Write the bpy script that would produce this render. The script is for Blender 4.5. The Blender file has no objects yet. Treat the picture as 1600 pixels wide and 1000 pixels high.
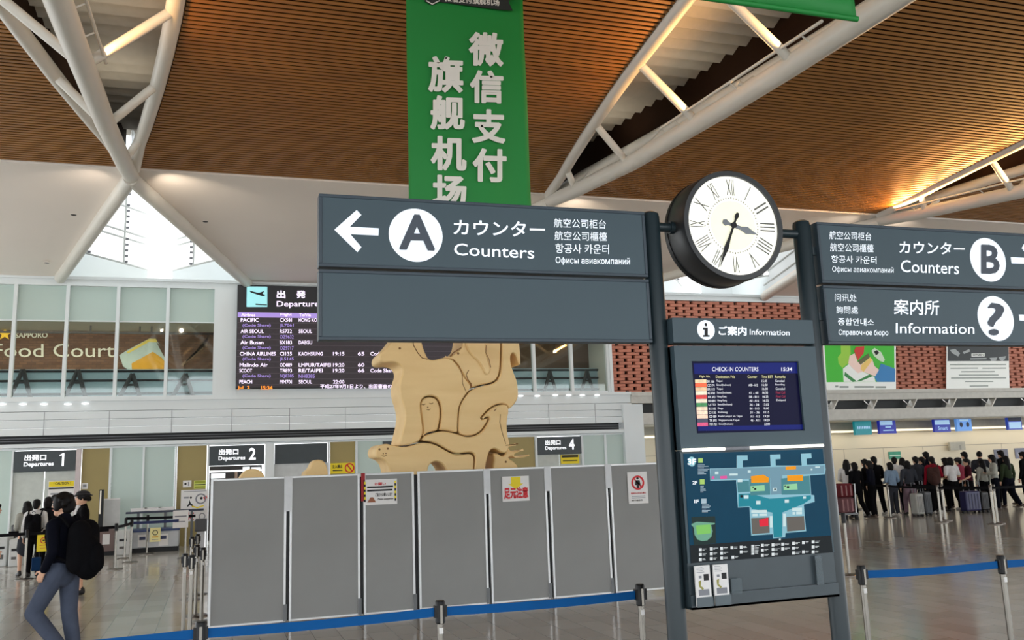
import bpy, bmesh, math, random
from mathutils import Vector, Matrix, Euler
from mathutils.geometry import tessellate_polygon
random.seed(7)
S = bpy.context.scene
COL = S.collection

# ---------------------------------------------------------------- camera
FPX, CY = 1405.0, 465.0
YAW, PIT, ROL = (math.radians(a) for a in (18.31, 10.44, -2.08))
CAM = Vector((0, 0, 1.9))
_f = Vector((math.sin(YAW)*math.cos(PIT), math.cos(YAW)*math.cos(PIT), math.sin(PIT)))
_r = Vector((math.cos(YAW), -math.sin(YAW), 0))
_u = _r.cross(_f)
_r, _u = math.cos(ROL)*_r + math.sin(ROL)*_u, -math.sin(ROL)*_r + math.cos(ROL)*_u
cd = bpy.data.cameras.new('camera'); cam = bpy.data.objects.new('camera', cd); COL.objects.link(cam)
cd.sensor_width = 36; cd.lens = FPX/1600*36
cd.shift_y = -(500-CY)/1600
cd.clip_end = 300; cd.clip_start = 0.05
cam.matrix_world = Matrix(((_r.x, _u.x, -_f.x, CAM.x), (_r.y, _u.y, -_f.y, CAM.y), (_r.z, _u.z, -_f.z, CAM.z), (0, 0, 0, 1)))
S.camera = cam

def ray(x, y): return _f + (x-800)/FPX*_r - (y-CY)/FPX*_u
def at(x, y, Y):            # measured point of the photograph on the upright plane at depth Y
    d = ray(x, y); return CAM + d*(Y/d.y)
def atz(x, y, Z=0.0):       # ... on the level at height Z
    d = ray(x, y); return CAM + d*((Z-CAM.z)/d.z)

# ---------------------------------------------------------------- world, exposure
vs = S.view_settings
S.display_settings.display_device = 'sRGB'
vs.view_transform = 'Standard'; vs.look = 'None'; vs.gamma = 1; vs.use_curve_mapping = False
vs.exposure = 0.0
w = bpy.data.worlds.new('sky'); S.world = w; w.use_nodes = True
nt = w.node_tree; nt.nodes.clear()
out = nt.nodes.new('ShaderNodeOutputWorld'); bg = nt.nodes.new('ShaderNodeBackground')
tc = nt.nodes.new('ShaderNodeTexCoord'); sx = nt.nodes.new('ShaderNodeSeparateXYZ'); rp = nt.nodes.new('ShaderNodeValToRGB')
rp.color_ramp.elements[0].position = 0.0; rp.color_ramp.elements[0].color = (.52, .54, .55, 1)
rp.color_ramp.elements[1].position = 0.6; rp.color_ramp.elements[1].color = (.95, 1.0, 1.06, 1)
nt.links.new(tc.outputs['Generated'], sx.inputs[0]); nt.links.new(sx.outputs['Z'], rp.inputs[0])
nt.links.new(rp.outputs[0], bg.inputs[0]); bg.inputs[1].default_value = 6.0
nt.links.new(bg.outputs[0], out.inputs[0])

# ---------------------------------------------------------------- materials
def lin(v):
    v /= 255.0
    return v/12.92 if v <= .04045 else ((v+.055)/1.055)**2.4
def c3(r, g, b): return (lin(r), lin(g), lin(b), 1)
_M = {}
def mat(name, rgb, rough=.5, metal=0.0, emit=0.0, var=.06, scale=6.0, spec=.5, alpha=1.0, trans=0.0):
    if name in _M: return _M[name]
    m = bpy.data.materials.new(name); m.use_nodes = True; _M[name] = m
    t = m.node_tree; b = t.nodes['Principled BSDF']
    col = c3(*rgb)
    if var > 0:
        n = t.nodes.new('ShaderNodeTexNoise'); n.inputs['Scale'].default_value = scale; n.inputs['Detail'].default_value = 3
        co = t.nodes.new('ShaderNodeTexCoord'); t.links.new(co.outputs['Object'], n.inputs['Vector'])
        r = t.nodes.new('ShaderNodeValToRGB')
        r.color_ramp.elements[0].position = .3; r.color_ramp.elements[1].position = .7
        r.color_ramp.elements[0].color = tuple(v*(1-var) for v in col[:3])+(1,)
        r.color_ramp.elements[1].color = tuple(min(1, v*(1+var)) for v in col[:3])+(1,)
        t.links.new(n.outputs['Fac'], r.inputs[0]); t.links.new(r.outputs[0], b.inputs['Base Color'])
    else: b.inputs['Base Color'].default_value = col
    b.inputs['Roughness'].default_value = rough; b.inputs['Metallic'].default_value = metal
    b.inputs['Specular IOR Level'].default_value = spec
    if emit > 0:
        b.inputs['Emission Color'].default_value = col; b.inputs['Emission Strength'].default_value = emit
    if trans > 0: b.inputs['Transmission Weight'].default_value = trans
    if alpha < 1: b.inputs['Alpha'].default_value = alpha
    return m

def floor_mat():
    m = bpy.data.materials.new('floor_tiles'); m.use_nodes = True; t = m.node_tree; b = t.nodes['Principled BSDF']
    co = t.nodes.new('ShaderNodeTexCoord'); mp = t.nodes.new('ShaderNodeMapping'); mp.inputs['Rotation'].default_value = (0, 0, math.pi/2)
    mp.inputs['Location'].default_value = (.0, .07, 0)
    br = t.nodes.new('ShaderNodeTexBrick'); br.inputs['Scale'].default_value = 1; br.inputs['Brick Width'].default_value = .6
    br.inputs['Row Height'].default_value = .3; br.inputs['Mortar Size'].default_value = .004; br.inputs['Mortar Smooth'].default_value = .2
    br.inputs['Color1'].default_value = c3(192, 189, 180); br.inputs['Color2'].default_value = c3(174, 167, 157); br.inputs['Mortar'].default_value = c3(112, 107, 100)
    br.inputs['Bias'].default_value = -.15
    t.links.new(co.outputs['Object'], mp.inputs[0]); t.links.new(mp.outputs[0], br.inputs['Vector'])
    n = t.nodes.new('ShaderNodeTexNoise'); n.inputs['Scale'].default_value = .35; n.inputs['Detail'].default_value = 4
    t.links.new(co.outputs['Object'], n.inputs['Vector'])
    mx = t.nodes.new('ShaderNodeMixRGB'); mx.blend_type = 'MULTIPLY'; mx.inputs[0].default_value = .2
    t.links.new(br.outputs[0], mx.inputs[1]); t.links.new(n.outputs['Fac'], mx.inputs[2])
    t.links.new(mx.outputs[0], b.inputs['Base Color'])
    b.inputs['Roughness'].default_value = .14; b.inputs['Specular IOR Level'].default_value = .55
    bp = t.nodes.new('ShaderNodeBump'); bp.inputs['Strength'].default_value = .06; bp.inputs['Distance'].default_value = .01
    n2 = t.nodes.new('ShaderNodeTexNoise'); n2.inputs['Scale'].default_value = 3
    t.links.new(co.outputs['Object'], n2.inputs['Vector']); t.links.new(n2.outputs['Fac'], bp.inputs['Height']); t.links.new(bp.outputs[0], b.inputs['Normal'])
    return m

def brick_mat(name, c1, c2, mo, bw, bh, ms, axis='XZ'):
    m = bpy.data.materials.new(name); m.use_nodes = True; t = m.node_tree; b = t.nodes['Principled BSDF']
    co = t.nodes.new('ShaderNodeTexCoord'); mp = t.nodes.new('ShaderNodeMapping'); mp.inputs['Rotation'].default_value = (-math.pi/2, 0, 0)
    br = t.nodes.new('ShaderNodeTexBrick'); br.inputs['Scale'].default_value = 1; br.inputs['Brick Width'].default_value = bw
    br.inputs['Row Height'].default_value = bh; br.inputs['Mortar Size'].default_value = ms
    br.inputs['Color1'].default_value = c3(*c1); br.inputs['Color2'].default_value = c3(*c2); br.inputs['Mortar'].default_value = c3(*mo)
    t.links.new(co.outputs['Object'], mp.inputs[0]); t.links.new(mp.outputs[0], br.inputs['Vector'])
    t.links.new(br.outputs[0], b.inputs['Base Color']); b.inputs['Roughness'].default_value = .8
    return m

def wood_mat(name, a, bcol, scale=2.0, rough=.45):
    m = bpy.data.materials.new(name); m.use_nodes = True; t = m.node_tree; b = t.nodes['Principled BSDF']
    co = t.nodes.new('ShaderNodeTexCoord'); mp = t.nodes.new('ShaderNodeMapping'); mp.inputs['Scale'].default_value = (.35, 1, 2.2)
    n = t.nodes.new('ShaderNodeTexNoise'); n.inputs['Scale'].default_value = scale; n.inputs['Detail'].default_value = 5; n.inputs['Distortion'].default_value = .6
    r = t.nodes.new('ShaderNodeValToRGB'); r.color_ramp.elements[0].color = c3(*a); r.color_ramp.elements[1].color = c3(*bcol)
    r.color_ramp.elements[0].position = .3; r.color_ramp.elements[1].position = .7
    t.links.new(co.outputs['Object'], mp.inputs[0]); t.links.new(mp.outputs[0], n.inputs['Vector']); t.links.new(n.outputs['Fac'], r.inputs[0])
    t.links.new(r.outputs[0], b.inputs['Base Color']); b.inputs['Roughness'].default_value = rough
    return m

def glass_mat(name, tint, fac):
    m = bpy.data.materials.new(name); m.use_nodes = True; t = m.node_tree; t.nodes.clear()
    o = t.nodes.new('ShaderNodeOutputMaterial'); mx = t.nodes.new('ShaderNodeMixShader'); tr = t.nodes.new('ShaderNodeBsdfTransparent'); g = t.nodes.new('ShaderNodeBsdfGlossy')
    tr.inputs[0].default_value = c3(*tint); g.inputs['Roughness'].default_value = .03; mx.inputs[0].default_value = fac
    n = t.nodes.new('ShaderNodeTexNoise'); n.inputs['Scale'].default_value = .6
    r = t.nodes.new('ShaderNodeMapRange'); r.inputs['To Min'].default_value = fac*.8; r.inputs['To Max'].default_value = fac*1.2
    t.links.new(n.outputs['Fac'], r.inputs['Value']); t.links.new(r.outputs[0], mx.inputs[0])
    t.links.new(tr.outputs[0], mx.inputs[1]); t.links.new(g.outputs[0], mx.inputs[2]); t.links.new(mx.outputs[0], o.inputs[0])
    return m

FLOOR = floor_mat()
WHITE = mat('white_panel', (222, 228, 229), .45, scale=.6, var=.03)
WHITE2 = mat('white_painted_steel', (214, 210, 200), .4, scale=1.2, var=.03)
SOFFIT = mat('white_soffit', (240, 231, 222), .7, scale=.4, var=.025)
SLOTBLK = mat('dark_slot', (30, 33, 34), .6)
WOODC = wood_mat('ceiling_slat_wood', (144, 94, 37), (169, 113, 47), 2.5, .5)
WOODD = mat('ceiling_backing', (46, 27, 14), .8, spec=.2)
DECK = mat('roof_deck', (178, 172, 160), .6, var=.05)
GLOW = mat('skylight_glazing', (255, 255, 255), .5, emit=.8, var=0)
COLGLOW = mat('skylight_column', (255, 255, 255), .5, emit=1.2, var=0)  # emission stands in for daylight on the column, which is no lamp
GLOWBAR = mat('skylight_bar', (196, 200, 198), .5, var=.02)
BLACK = mat('black_plastic', (15, 15, 17), .45, spec=.3)
SIGN = mat('sign_slate', (64, 80, 88), .42, scale=1.5, var=.04, spec=.3)
SIGNF = mat('sign_frame', (58, 69, 78), .4, spec=.3)
POLE = mat('pole_slate', (34, 46, 51), .3, scale=2, var=.04, spec=.35)
LETW = mat('lettering_white', (232, 238, 244), .5, emit=.42, var=.0)
LETD = mat('lettering_slate', (62, 70, 82), .5, var=.02)
GREEN = mat('banner_green', (16, 128, 50), .6, scale=.9, var=.05)
BANW = mat('banner_white', (226, 222, 212), .7, var=.02)
STEEL = mat('brushed_steel', (122, 118, 111), .2, 1.0, var=.05)
STEELD = mat('steel_disc', (104, 98, 92), .35, 1.0, var=.05)
BLUE = mat('blue_belt', (0, 82, 146), .7, var=.04, spec=.2)
BELTB = mat('black_belt', (14, 14, 17), .8, spec=.1)
PANG = mat('partition_grey', (140, 140, 138), .75, scale=1.4, var=.05)
ALU = mat('aluminium_edge', (205, 206, 206), .35, .3, var=.03)
ALUD = mat('grey_bracket', (96, 98, 99), .4, .3)
PAPER = mat('paper_white', (226, 224, 222), .7, var=.02)
RED = mat('sign_red', (206, 32, 40), .6, var=.03)
YEL = mat('sign_yellow', (236, 212, 30), .6, var=.03)
INK = mat('print_black', (28, 28, 30), .7, var=.05)
INKG = mat('print_grey', (130, 132, 138), .7, var=.05)
SWOOD = wood_mat('sculpture_wood', (232, 197, 136), (243, 212, 154), 1.6, .5)
SWOODE = mat('sculpture_line', (128, 88, 48), .7)
FROST = mat('frosted_glass', (184, 202, 195), .35, var=.03, scale=.5)
OLIVE = mat('olive_panel', (158, 142, 90), .55, var=.05, scale=.8)
SLATE = mat('header_slate', (58, 66, 70), .5, var=.05)
CREAM = mat('cream_wall', (222, 211, 186), .6, var=.02, scale=.5)
LEDW = mat('led_white', (240, 226, 250), .5, emit=.9, var=0)
LEDP = mat('led_violet', (150, 128, 196), .5, emit=.8, var=0)
LEDO = mat('led_orange', (255, 150, 40), .5, emit=.9, var=0)
LEDBG = mat('led_panel', (58, 50, 58), .5, var=.08, scale=14)
SKIN = mat('skin', (214, 168, 140), .55, var=.03)
HAIR = mat('black_hair', (15, 12, 12), .6, var=.15, scale=30, spec=.2)
EYE = mat('eye_dark', (20, 16, 14), .3, var=0)
LIP = mat('lips', (168, 92, 86), .5, var=.02)
BRICK = brick_mat('food_court_brick', (128, 88, 62), (100, 66, 46), (86, 60, 44), .22, .08, .008)
TERRA = mat('terracotta', (190, 120, 97), .7, var=.16, scale=2.2)
GLASS = glass_mat('window_glass', (232, 240, 238), .07)

# ---------------------------------------------------------------- mesh helpers
ROOTLOC = {}
def poly_tris(poly):
    n = len(poly)
    if n <= 4: return [tuple(range(n))]
    out_ = []
    for t in tessellate_polygon([[Vector((q[0], q[1], 0)) for q in poly]]):
        a, b, c = (poly[i] for i in t); cr = (b[0]-a[0])*(c[1]-a[1])-(b[1]-a[1])*(c[0]-a[0])
        out_.append(tuple(t) if cr > 0 else tuple(reversed(t)))
    return out_
class MB:
    def __init__(s): s.v = []; s.f = []; s.m = []; s.mats = []; s.cur = 0
    def use(s, m):
        if m not in s.mats: s.mats.append(m)
        s.cur = s.mats.index(m); return s
    def add(s, vs_, fs):
        n = len(s.v); s.v += [tuple(v) for v in vs_]
        for f in fs: s.f.append(tuple(i+n for i in f)); s.m.append(s.cur)
        return s
    def box(s, x0, x1, y0, y1, z0, z1):
        return s.add([(x0, y0, z0), (x1, y0, z0), (x1, y1, z0), (x0, y1, z0), (x0, y0, z1), (x1, y0, z1), (x1, y1, z1), (x0, y1, z1)],
                     [(0, 3, 2, 1), (4, 5, 6, 7), (0, 1, 5, 4), (1, 2, 6, 5), (2, 3, 7, 6), (3, 0, 4, 7)])
    def tube(s, pts, r, n=14, caps=True, flat=1.0):
        pts = [Vector(p) for p in pts]; k = len(pts)
        rs = r if isinstance(r, (list, tuple)) else [r]*k
        vs_ = []; up = None
        for i, p in enumerate(pts):
            d = (pts[min(i+1, k-1)]-pts[max(i-1, 0)]).normalized()
            if up is None: up = Vector((0, 0, 1)) if abs(d.z) < .9 else Vector((0, 1, 0))
            a = d.cross(up).normalized(); b = a.cross(d).normalized(); up = b
            for j in range(n):
                t = 2*math.pi*j/n; vs_.append(p+a*math.cos(t)*rs[i]+b*math.sin(t)*rs[i]*flat)
        fs = [(i*n+j, i*n+(j+1) % n, (i+1)*n+(j+1) % n, (i+1)*n+j) for i in range(k-1) for j in range(n)]
        if caps: fs += [tuple(reversed(range(n))), tuple(range((k-1)*n, k*n))]
        return s.add(vs_, fs)
    def lathe(s, prof, c, n=20):    # prof: (radius, z)
        cx, cy, cz = c; vs_ = []
        for r, z in prof:
            for j in range(n): t = 2*math.pi*j/n; vs_.append((cx+r*math.cos(t), cy+r*math.sin(t), cz+z))
        k = len(prof)
        fs = [(i*n+j, i*n+(j+1) % n, (i+1)*n+(j+1) % n, (i+1)*n+j) for i in range(k-1) for j in range(n)]
        fs += [tuple(reversed(range(n))), tuple(range((k-1)*n, k*n))]
        return s.add(vs_, fs)
    def ell(s, c, rx, ry, rz, n=14, m=9):
        vs_ = [(c[0], c[1], c[2]-rz)]
        for i in range(1, m):
            a = -math.pi/2+math.pi*i/m
            for j in range(n): t = 2*math.pi*j/n; vs_.append((c[0]+rx*math.cos(a)*math.cos(t), c[1]+ry*math.cos(a)*math.sin(t), c[2]+rz*math.sin(a)))
        vs_.append((c[0], c[1], c[2]+rz)); L = len(vs_)-1
        fs = [(0, 1+(j+1) % n, 1+j) for j in range(n)]
        for i in range(m-2):
            for j in range(n): fs.append((1+i*n+j, 1+i*n+(j+1) % n, 1+(i+1)*n+(j+1) % n, 1+(i+1)*n+j))
        fs += [(L, 1+(m-2)*n+j, 1+(m-2)*n+(j+1) % n) for j in range(n)]
        return s.add(vs_, fs)
    def cap(s, p0, r0, p1, r1, n=12, sx=1, sy=1):   # tapered capsule, squashed by sx/sy
        p0 = Vector(p0); p1 = Vector(p1); o = (p0+p1)/2
        def w(p): return Vector(((p.x-o.x)/sx, (p.y-o.y)/sy, p.z-o.z))
        a0, a1 = w(p0), w(p1); d = a1-a0; L = d.length
        d = d/L if L > 1e-6 else Vector((0, 0, 1))
        up = Vector((0, 0, 1)) if abs(d.z) < .9 else Vector((0, 1, 0)); A = d.cross(up).normalized(); B = A.cross(d)
        rings = []
        for i in range(5): t = -math.pi/2+math.pi/2*(i+.4)/4.4; rings.append((a0, r0, t))
        for i in range(5): t = math.pi/2*i/4.4; rings.append((a1, r1, t))
        vs_ = []
        for c, r, t in rings:
            for j in range(n):
                q = 2*math.pi*j/n; p = c+d*r*math.sin(t)+(A*math.cos(q)+B*math.sin(q))*r*math.cos(t)
                vs_.append((p.x*sx+o.x, p.y*sy+o.y, p.z+o.z))
        k = len(rings)
        fs = [(i*n+j, i*n+(j+1) % n, (i+1)*n+(j+1) % n, (i+1)*n+j) for i in range(k-1) for j in range(n)]
        fs += [tuple(reversed(range(n))), tuple(range((k-1)*n, k*n))]
        return s.add(vs_, fs)
    def prism(s, poly, y0, y1):      # poly: [(x,z)], front at y0
        a = sum(poly[i][0]*poly[(i+1) % len(poly)][1]-poly[(i+1) % len(poly)][0]*poly[i][1] for i in range(len(poly)))
        if a < 0: poly = poly[::-1]
        n = len(poly)
        vs_ = [(x, y0, z) for x, z in poly]+[(x, y1, z) for x, z in poly]
        ts = poly_tris(poly)
        fs = ts+[tuple(n+i for i in reversed(t)) for t in ts]+[(i, n+i, n+(i+1) % n, (i+1) % n) for i in range(n)]
        return s.add(vs_, fs)
    def face(s, pts): return s.add(pts, [tuple(range(len(pts)))])
    def disc(s, cx, cz, rx, rz, y0, y1, n=36): return s.prism([(cx+rx*math.cos(2*math.pi*i/n), cz+rz*math.sin(2*math.pi*i/n)) for i in range(n)], y0, y1)
    def ring(s, cx, cz, r0, r1, y0, y1, n=40, sq=1.0):
        vs_ = []
        for i in range(n):
            a = 2*math.pi*i/n; c, k = math.cos(a), math.sin(a)
            vs_ += [(cx+c*r0, y0, cz+k*r0*sq), (cx+c*r1, y0, cz+k*r1*sq), (cx+c*r1, y1, cz+k*r1*sq), (cx+c*r0, y1, cz+k*r0*sq)]
        fs = []
        for i in range(n):
            j = (i+1) % n
            for k in range(4): fs.append((4*i+k, 4*j+k, 4*j+(k+1) % 4, 4*i+(k+1) % 4))
        return s.add(vs_, fs)
    def text(s, txt, x0, x1, z0, z1, y, bold=0.0):
        vs_, fs = glyphs(txt, bold)
        return s.add([(x0+(x1-x0)*a, y-l*3e-4, z0+(z1-z0)*b) for a, b, l in vs_], fs)
    def textq(s, txt, q, y, bold=0.0):   # q: four photo corners TL, TR, BR, BL on the plane y
        a, b, c, d = q; vs_, fs = glyphs(txt, bold)
        def pt(u, v):
            t = a.lerp(b, u); w_ = d.lerp(c, u); return w_.lerp(t, v)
        o = []
        for u, v, l in vs_: p = pt(u, v); o.append((p.x, y-l*3e-4, p.z))
        return s.add(o, fs)
    def build(s, name, mats=None, parent=None, smooth=False, angle=35):
        me = bpy.data.meshes.new(name)
        off = Vector((0, 0, 0))
        if parent is not None: off = ROOTLOC.get(parent.name, Vector((0, 0, 0)))
        me.from_pydata([tuple(Vector(v)-off) for v in s.v], [], s.f); me.update()
        ml = s.mats if s.mats else ([mats] if not isinstance(mats, (list, tuple)) else list(mats))
        for m in ml: me.materials.append(m)
        if s.mats: me.polygons.foreach_set('material_index', s.m)
        if smooth:
            me.polygons.foreach_set('use_smooth', [True]*len(me.polygons)); me.set_sharp_from_angle(angle=math.radians(angle))
        o = bpy.data.objects.new(name, me); COL.objects.link(o)
        if parent is not None: o.parent = parent; ROOTLOC[o.name] = off
        return o

_G = {}
def _area(p): return .5*sum(p[i][0]*p[(i+1) % len(p)][1]-p[(i+1) % len(p)][0]*p[i][1] for i in range(len(p)))
def _inside(q, p):
    c = False; x, y = q
    for i in range(len(p)):
        (xa, ya), (xb, yb) = p[i], p[i-1]
        if (ya > y) != (yb > y) and x < (xb-xa)*(y-ya)/(yb-ya)+xa: c = not c
    return c
def glyphs(txt, bold=0.0):
    k = (txt, bold)
    if k in _G: return _G[k]
    cu = bpy.data.curves.new('tmp', 'FONT'); cu.body = txt; cu.size = 1; cu.resolution_u = 3; cu.fill_mode = 'NONE'
    ob = bpy.data.objects.new('tmp', cu); COL.objects.link(ob)
    dg = bpy.context.evaluated_depsgraph_get(); me = ob.evaluated_get(dg).to_mesh()
    co = [(v.co.x, v.co.y) for v in me.vertices]; nb = {}
    for e in me.edges:
        i, j = e.vertices; nb.setdefault(i, []).append(j); nb.setdefault(j, []).append(i)
    seen = set(); loops = []
    for i in range(len(co)):
        if i in seen or i not in nb: continue
        lp = [i]; seen.add(i); cur = nb[i][0]
        while cur not in seen:
            seen.add(cur); lp.append(cur); cur = next((n for n in nb[cur] if n not in seen), lp[0])
        lp = [co[n] for n in lp]
        if len(lp) > 2: loops.append((lp, _area(lp)))
    bpy.data.objects.remove(ob); bpy.data.curves.remove(cu)
    # mesh edges lose the winding, so nesting depth alone tells outer loops from holes; touching strokes stay outers
    vs_ = []; fs = []
    def inl(a, b): return sum(_inside(q, b) for q in a[::max(1, len(a)//9)]) >= .95*len(a[::max(1, len(a)//9)])
    par = []
    for i, (lp, ar) in enumerate(loops):
        cont = [j for j, (l2, a2) in enumerate(loops) if j != i and abs(a2) > abs(ar) and inl(lp, l2)]
        par.append(cont)
    for i, (lp, ar) in enumerate(loops):
        if len(par[i]) % 2: continue
        grp = [lp]+[loops[j][0] for j in range(len(loops)) if len(par[j]) == len(par[i])+1 and i in par[j]]
        flat = [q for l in grp for q in l]; n = len(vs_)
        vs_ += [(q[0], q[1], 0) for q in flat]
        for t in tessellate_polygon([[Vector((q[0], q[1], 0)) for q in l] for l in grp]): fs.append(tuple(n+v for v in t))
    if bold > 0:
        for lp, ar in loops:
            for i in range(len(lp)):
                a, b = Vector(lp[i]), Vector(lp[(i+1) % len(lp)]); d = b-a
                if d.length < 1e-6: continue
                d = d.normalized(); q = Vector((-d.y, d.x))*bold; a = a-d*bold*.6; b = b+d*bold*.6; n = len(vs_)
                l = 1+i % 6; vs_ += [(p[0], p[1], l) for p in (a-q, b-q, b+q, a+q)]; fs.append((n, n+1, n+2, n+3))
    x0 = min(q[0] for q in vs_); x1 = max(q[0] for q in vs_); y0 = min(q[1] for q in vs_); y1 = max(q[1] for q in vs_)
    vs_ = [((a-x0)/max(1e-6, x1-x0), (b-y0)/max(1e-6, y1-y0), l) for a, b, l in vs_]
    _G[k] = (vs_, fs); return _G[k]

def tag(o, label=None, cat=None, group=None, kind=None):
    if label: o['label'] = label
    if cat: o['category'] = cat
    if group: o['group'] = group
    if kind: o['kind'] = kind
    return o
def empty(name, loc, label=None, cat=None, group=None, kind=None):
    o = bpy.data.objects.new(name, None); COL.objects.link(o); o.location = loc; o.empty_display_size = .2
    ROOTLOC[o.name] = Vector(loc); return tag(o, label, cat, group, kind)
def Zm(ox, oy, s): return lambda x, y: (ox+x/s, oy+y/s)     # reading of an enlarged crop
def quad(Z, x0, y0, x1, y1, Y, sl=0.0):   # four corners from an enlarged crop
    return [at(*Z(x0, y0), Y), at(*Z(x1, y0+sl*(x1-x0)), Y), at(*Z(x1, y1+sl*(x1-x0)), Y), at(*Z(x0, y1), Y)]
def ppoly(mb, Z, pts, Y, y=None, th=.003):
    mb.prism([(at(*Z(a, b), Y).x, at(*Z(a, b), Y).z) for a, b in pts], (Y if y is None else y), (Y if y is None else y)+th)
I = lambda x, y: (x, y)
def bev(o, wdt, seg=2):
    m = o.modifiers.new('bevel', 'BEVEL'); m.width = wdt; m.segments = seg; m.limit_method = 'ANGLE'; m.angle_limit = math.radians(40); return o

# ================================================================ THE HALL
YW = 27.0
fl = MB().box(-30, 55, -14, 34, -.2, 0).build('floor', FLOOR); tag(fl, kind='structure')

XT = (-1.72, 7.1, 16.2)
ZC = 7.88
def hw(y):       # half width of the gap in the wood ceiling over each truss
    d = min(15.0, max(0.0, 18.4-y)); return .10+.207*d-.0064*d*d
ceil = empty('ceiling', (0, 18.4, ZC), kind='structure')
edges = [(-22, None)]+[(None, x) for x in XT]
def bay(k, y):
    l = -22 if k == 0 else XT[k-1]+hw(y); r = 45 if k == 3 else XT[k]-hw(y); return l, r
for k in range(4):
    mb = MB(); y = 18.32
    while y > 3:
        l, r = bay(k, y)
        if r-l > .02:
            mb.use(WOODC).box(l, r, y-.07, y, ZC, ZC+.012); mb.use(WOODD).box(l+.01, r-.01, y-.062, y-.008, ZC+.012, ZC+.06)  # dark strip above each slat stands in for the shade between slats
        y -= .122
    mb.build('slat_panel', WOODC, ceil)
    mb = MB(); ys = [18.36, 17, 16, 14.4, 12, 9.7, 7, 5, 3, -14]
    for a, b in zip(ys, ys[1:]):
        la, ra = bay(k, a); lb, rb = bay(k, b); z = ZC+.16; zt = ZC+.9
        mb.add([(la, a, z), (ra, a, z), (rb, b, z), (lb, b, z)], [(0, 1, 2, 3)])
        if k > 0: mb.add([(la, a, ZC+.02), (lb, b, ZC+.02), (lb, b, zt), (la, a, zt)], [(0, 1, 2, 3)])
        if k < 3: mb.add([(ra, a, ZC+.02), (rb, b, ZC+.02), (rb, b, zt), (ra, a, zt)], [(0, 1, 2, 3)])
    mb.build('backing', WOODD, ceil)
# ribbed metal deck above the three gaps
for x in XT:
    mb = MB(); y = 18.5; zz = ZC+.72; i = 0
    while y > -2:
        h = hw(min(18.4, y))+.3; h2 = hw(min(18.4, y-.17))+.3; d = .09 if i % 2 else 0; d2 = 0 if i % 2 else .09
        mb.add([(x-h, y, zz+d), (x+h, y, zz+d), (x+h2, y-.17, zz+d2), (x-h2, y-.17, zz+d2)], [(0, 1, 2, 3)])
        y -= .17; i += 1
    mb.build('roof_deck', DECK, ceil)
    MB().box(x-2.6, x+2.6, -14, 18.5, ZC+.95, ZC+1.05).build('roof_slab', WOODD, ceil)

# white soffit between the wood ceiling and the far wall, with a triangular rooflight under every truss
ZS0, ZS1, HB = 7.85, 7.42, 2.48
HBS = ({-1: HB, 1: HB}, {-1: HB, 1: HB}, {-1: 4.1, 1: 2.1})
mb = MB()
xs = [-22]+list(XT)+[45]
for k in range(4):
    l, r = xs[k], xs[k+1]; lb = l if k == 0 else l+HBS[k-1][1]; rb = r if k == 3 else r-HBS[k][-1]
    q = [(l, 18.36, ZS0), (r, 18.36, ZS0), (rb, YW, ZS1), (lb, YW, ZS1)]; t = [(a, b, c+.14) for a, b, c in q]
    mb.add(q+t, [(0, 1, 2, 3), (7, 6, 5, 4), (0, 4, 5, 1), (1, 5, 6, 2), (2, 6, 7, 3), (3, 7, 4, 0)])
mb.build('soffit_panel', SOFFIT, ceil)
DL = []
for px, py in ((115, 335), (73, 410), (321, 345.6)):
    z = 7.65
    p = atz(px, py, z); zs = ZS0+(ZS1-ZS0)*(p.y-18.36)/(YW-18.36); p = atz(px, py, zs)
    if p.y > 26.5: continue
    DL.append(p)
for p in DL:
    d = empty('downlight', (p.x, p.y, p.z), 'small round recessed downlight in the white soffit', 'ceiling light', 'downlights in the soffit')
    MB().lathe([(.09, -.012), (.09, 0)], p, 16).build('trim_ring', SOFFIT, d)
    MB().lathe([(.06, -.016), (.06, -.01)], p, 14).build('lens', BLACK, d)

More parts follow.
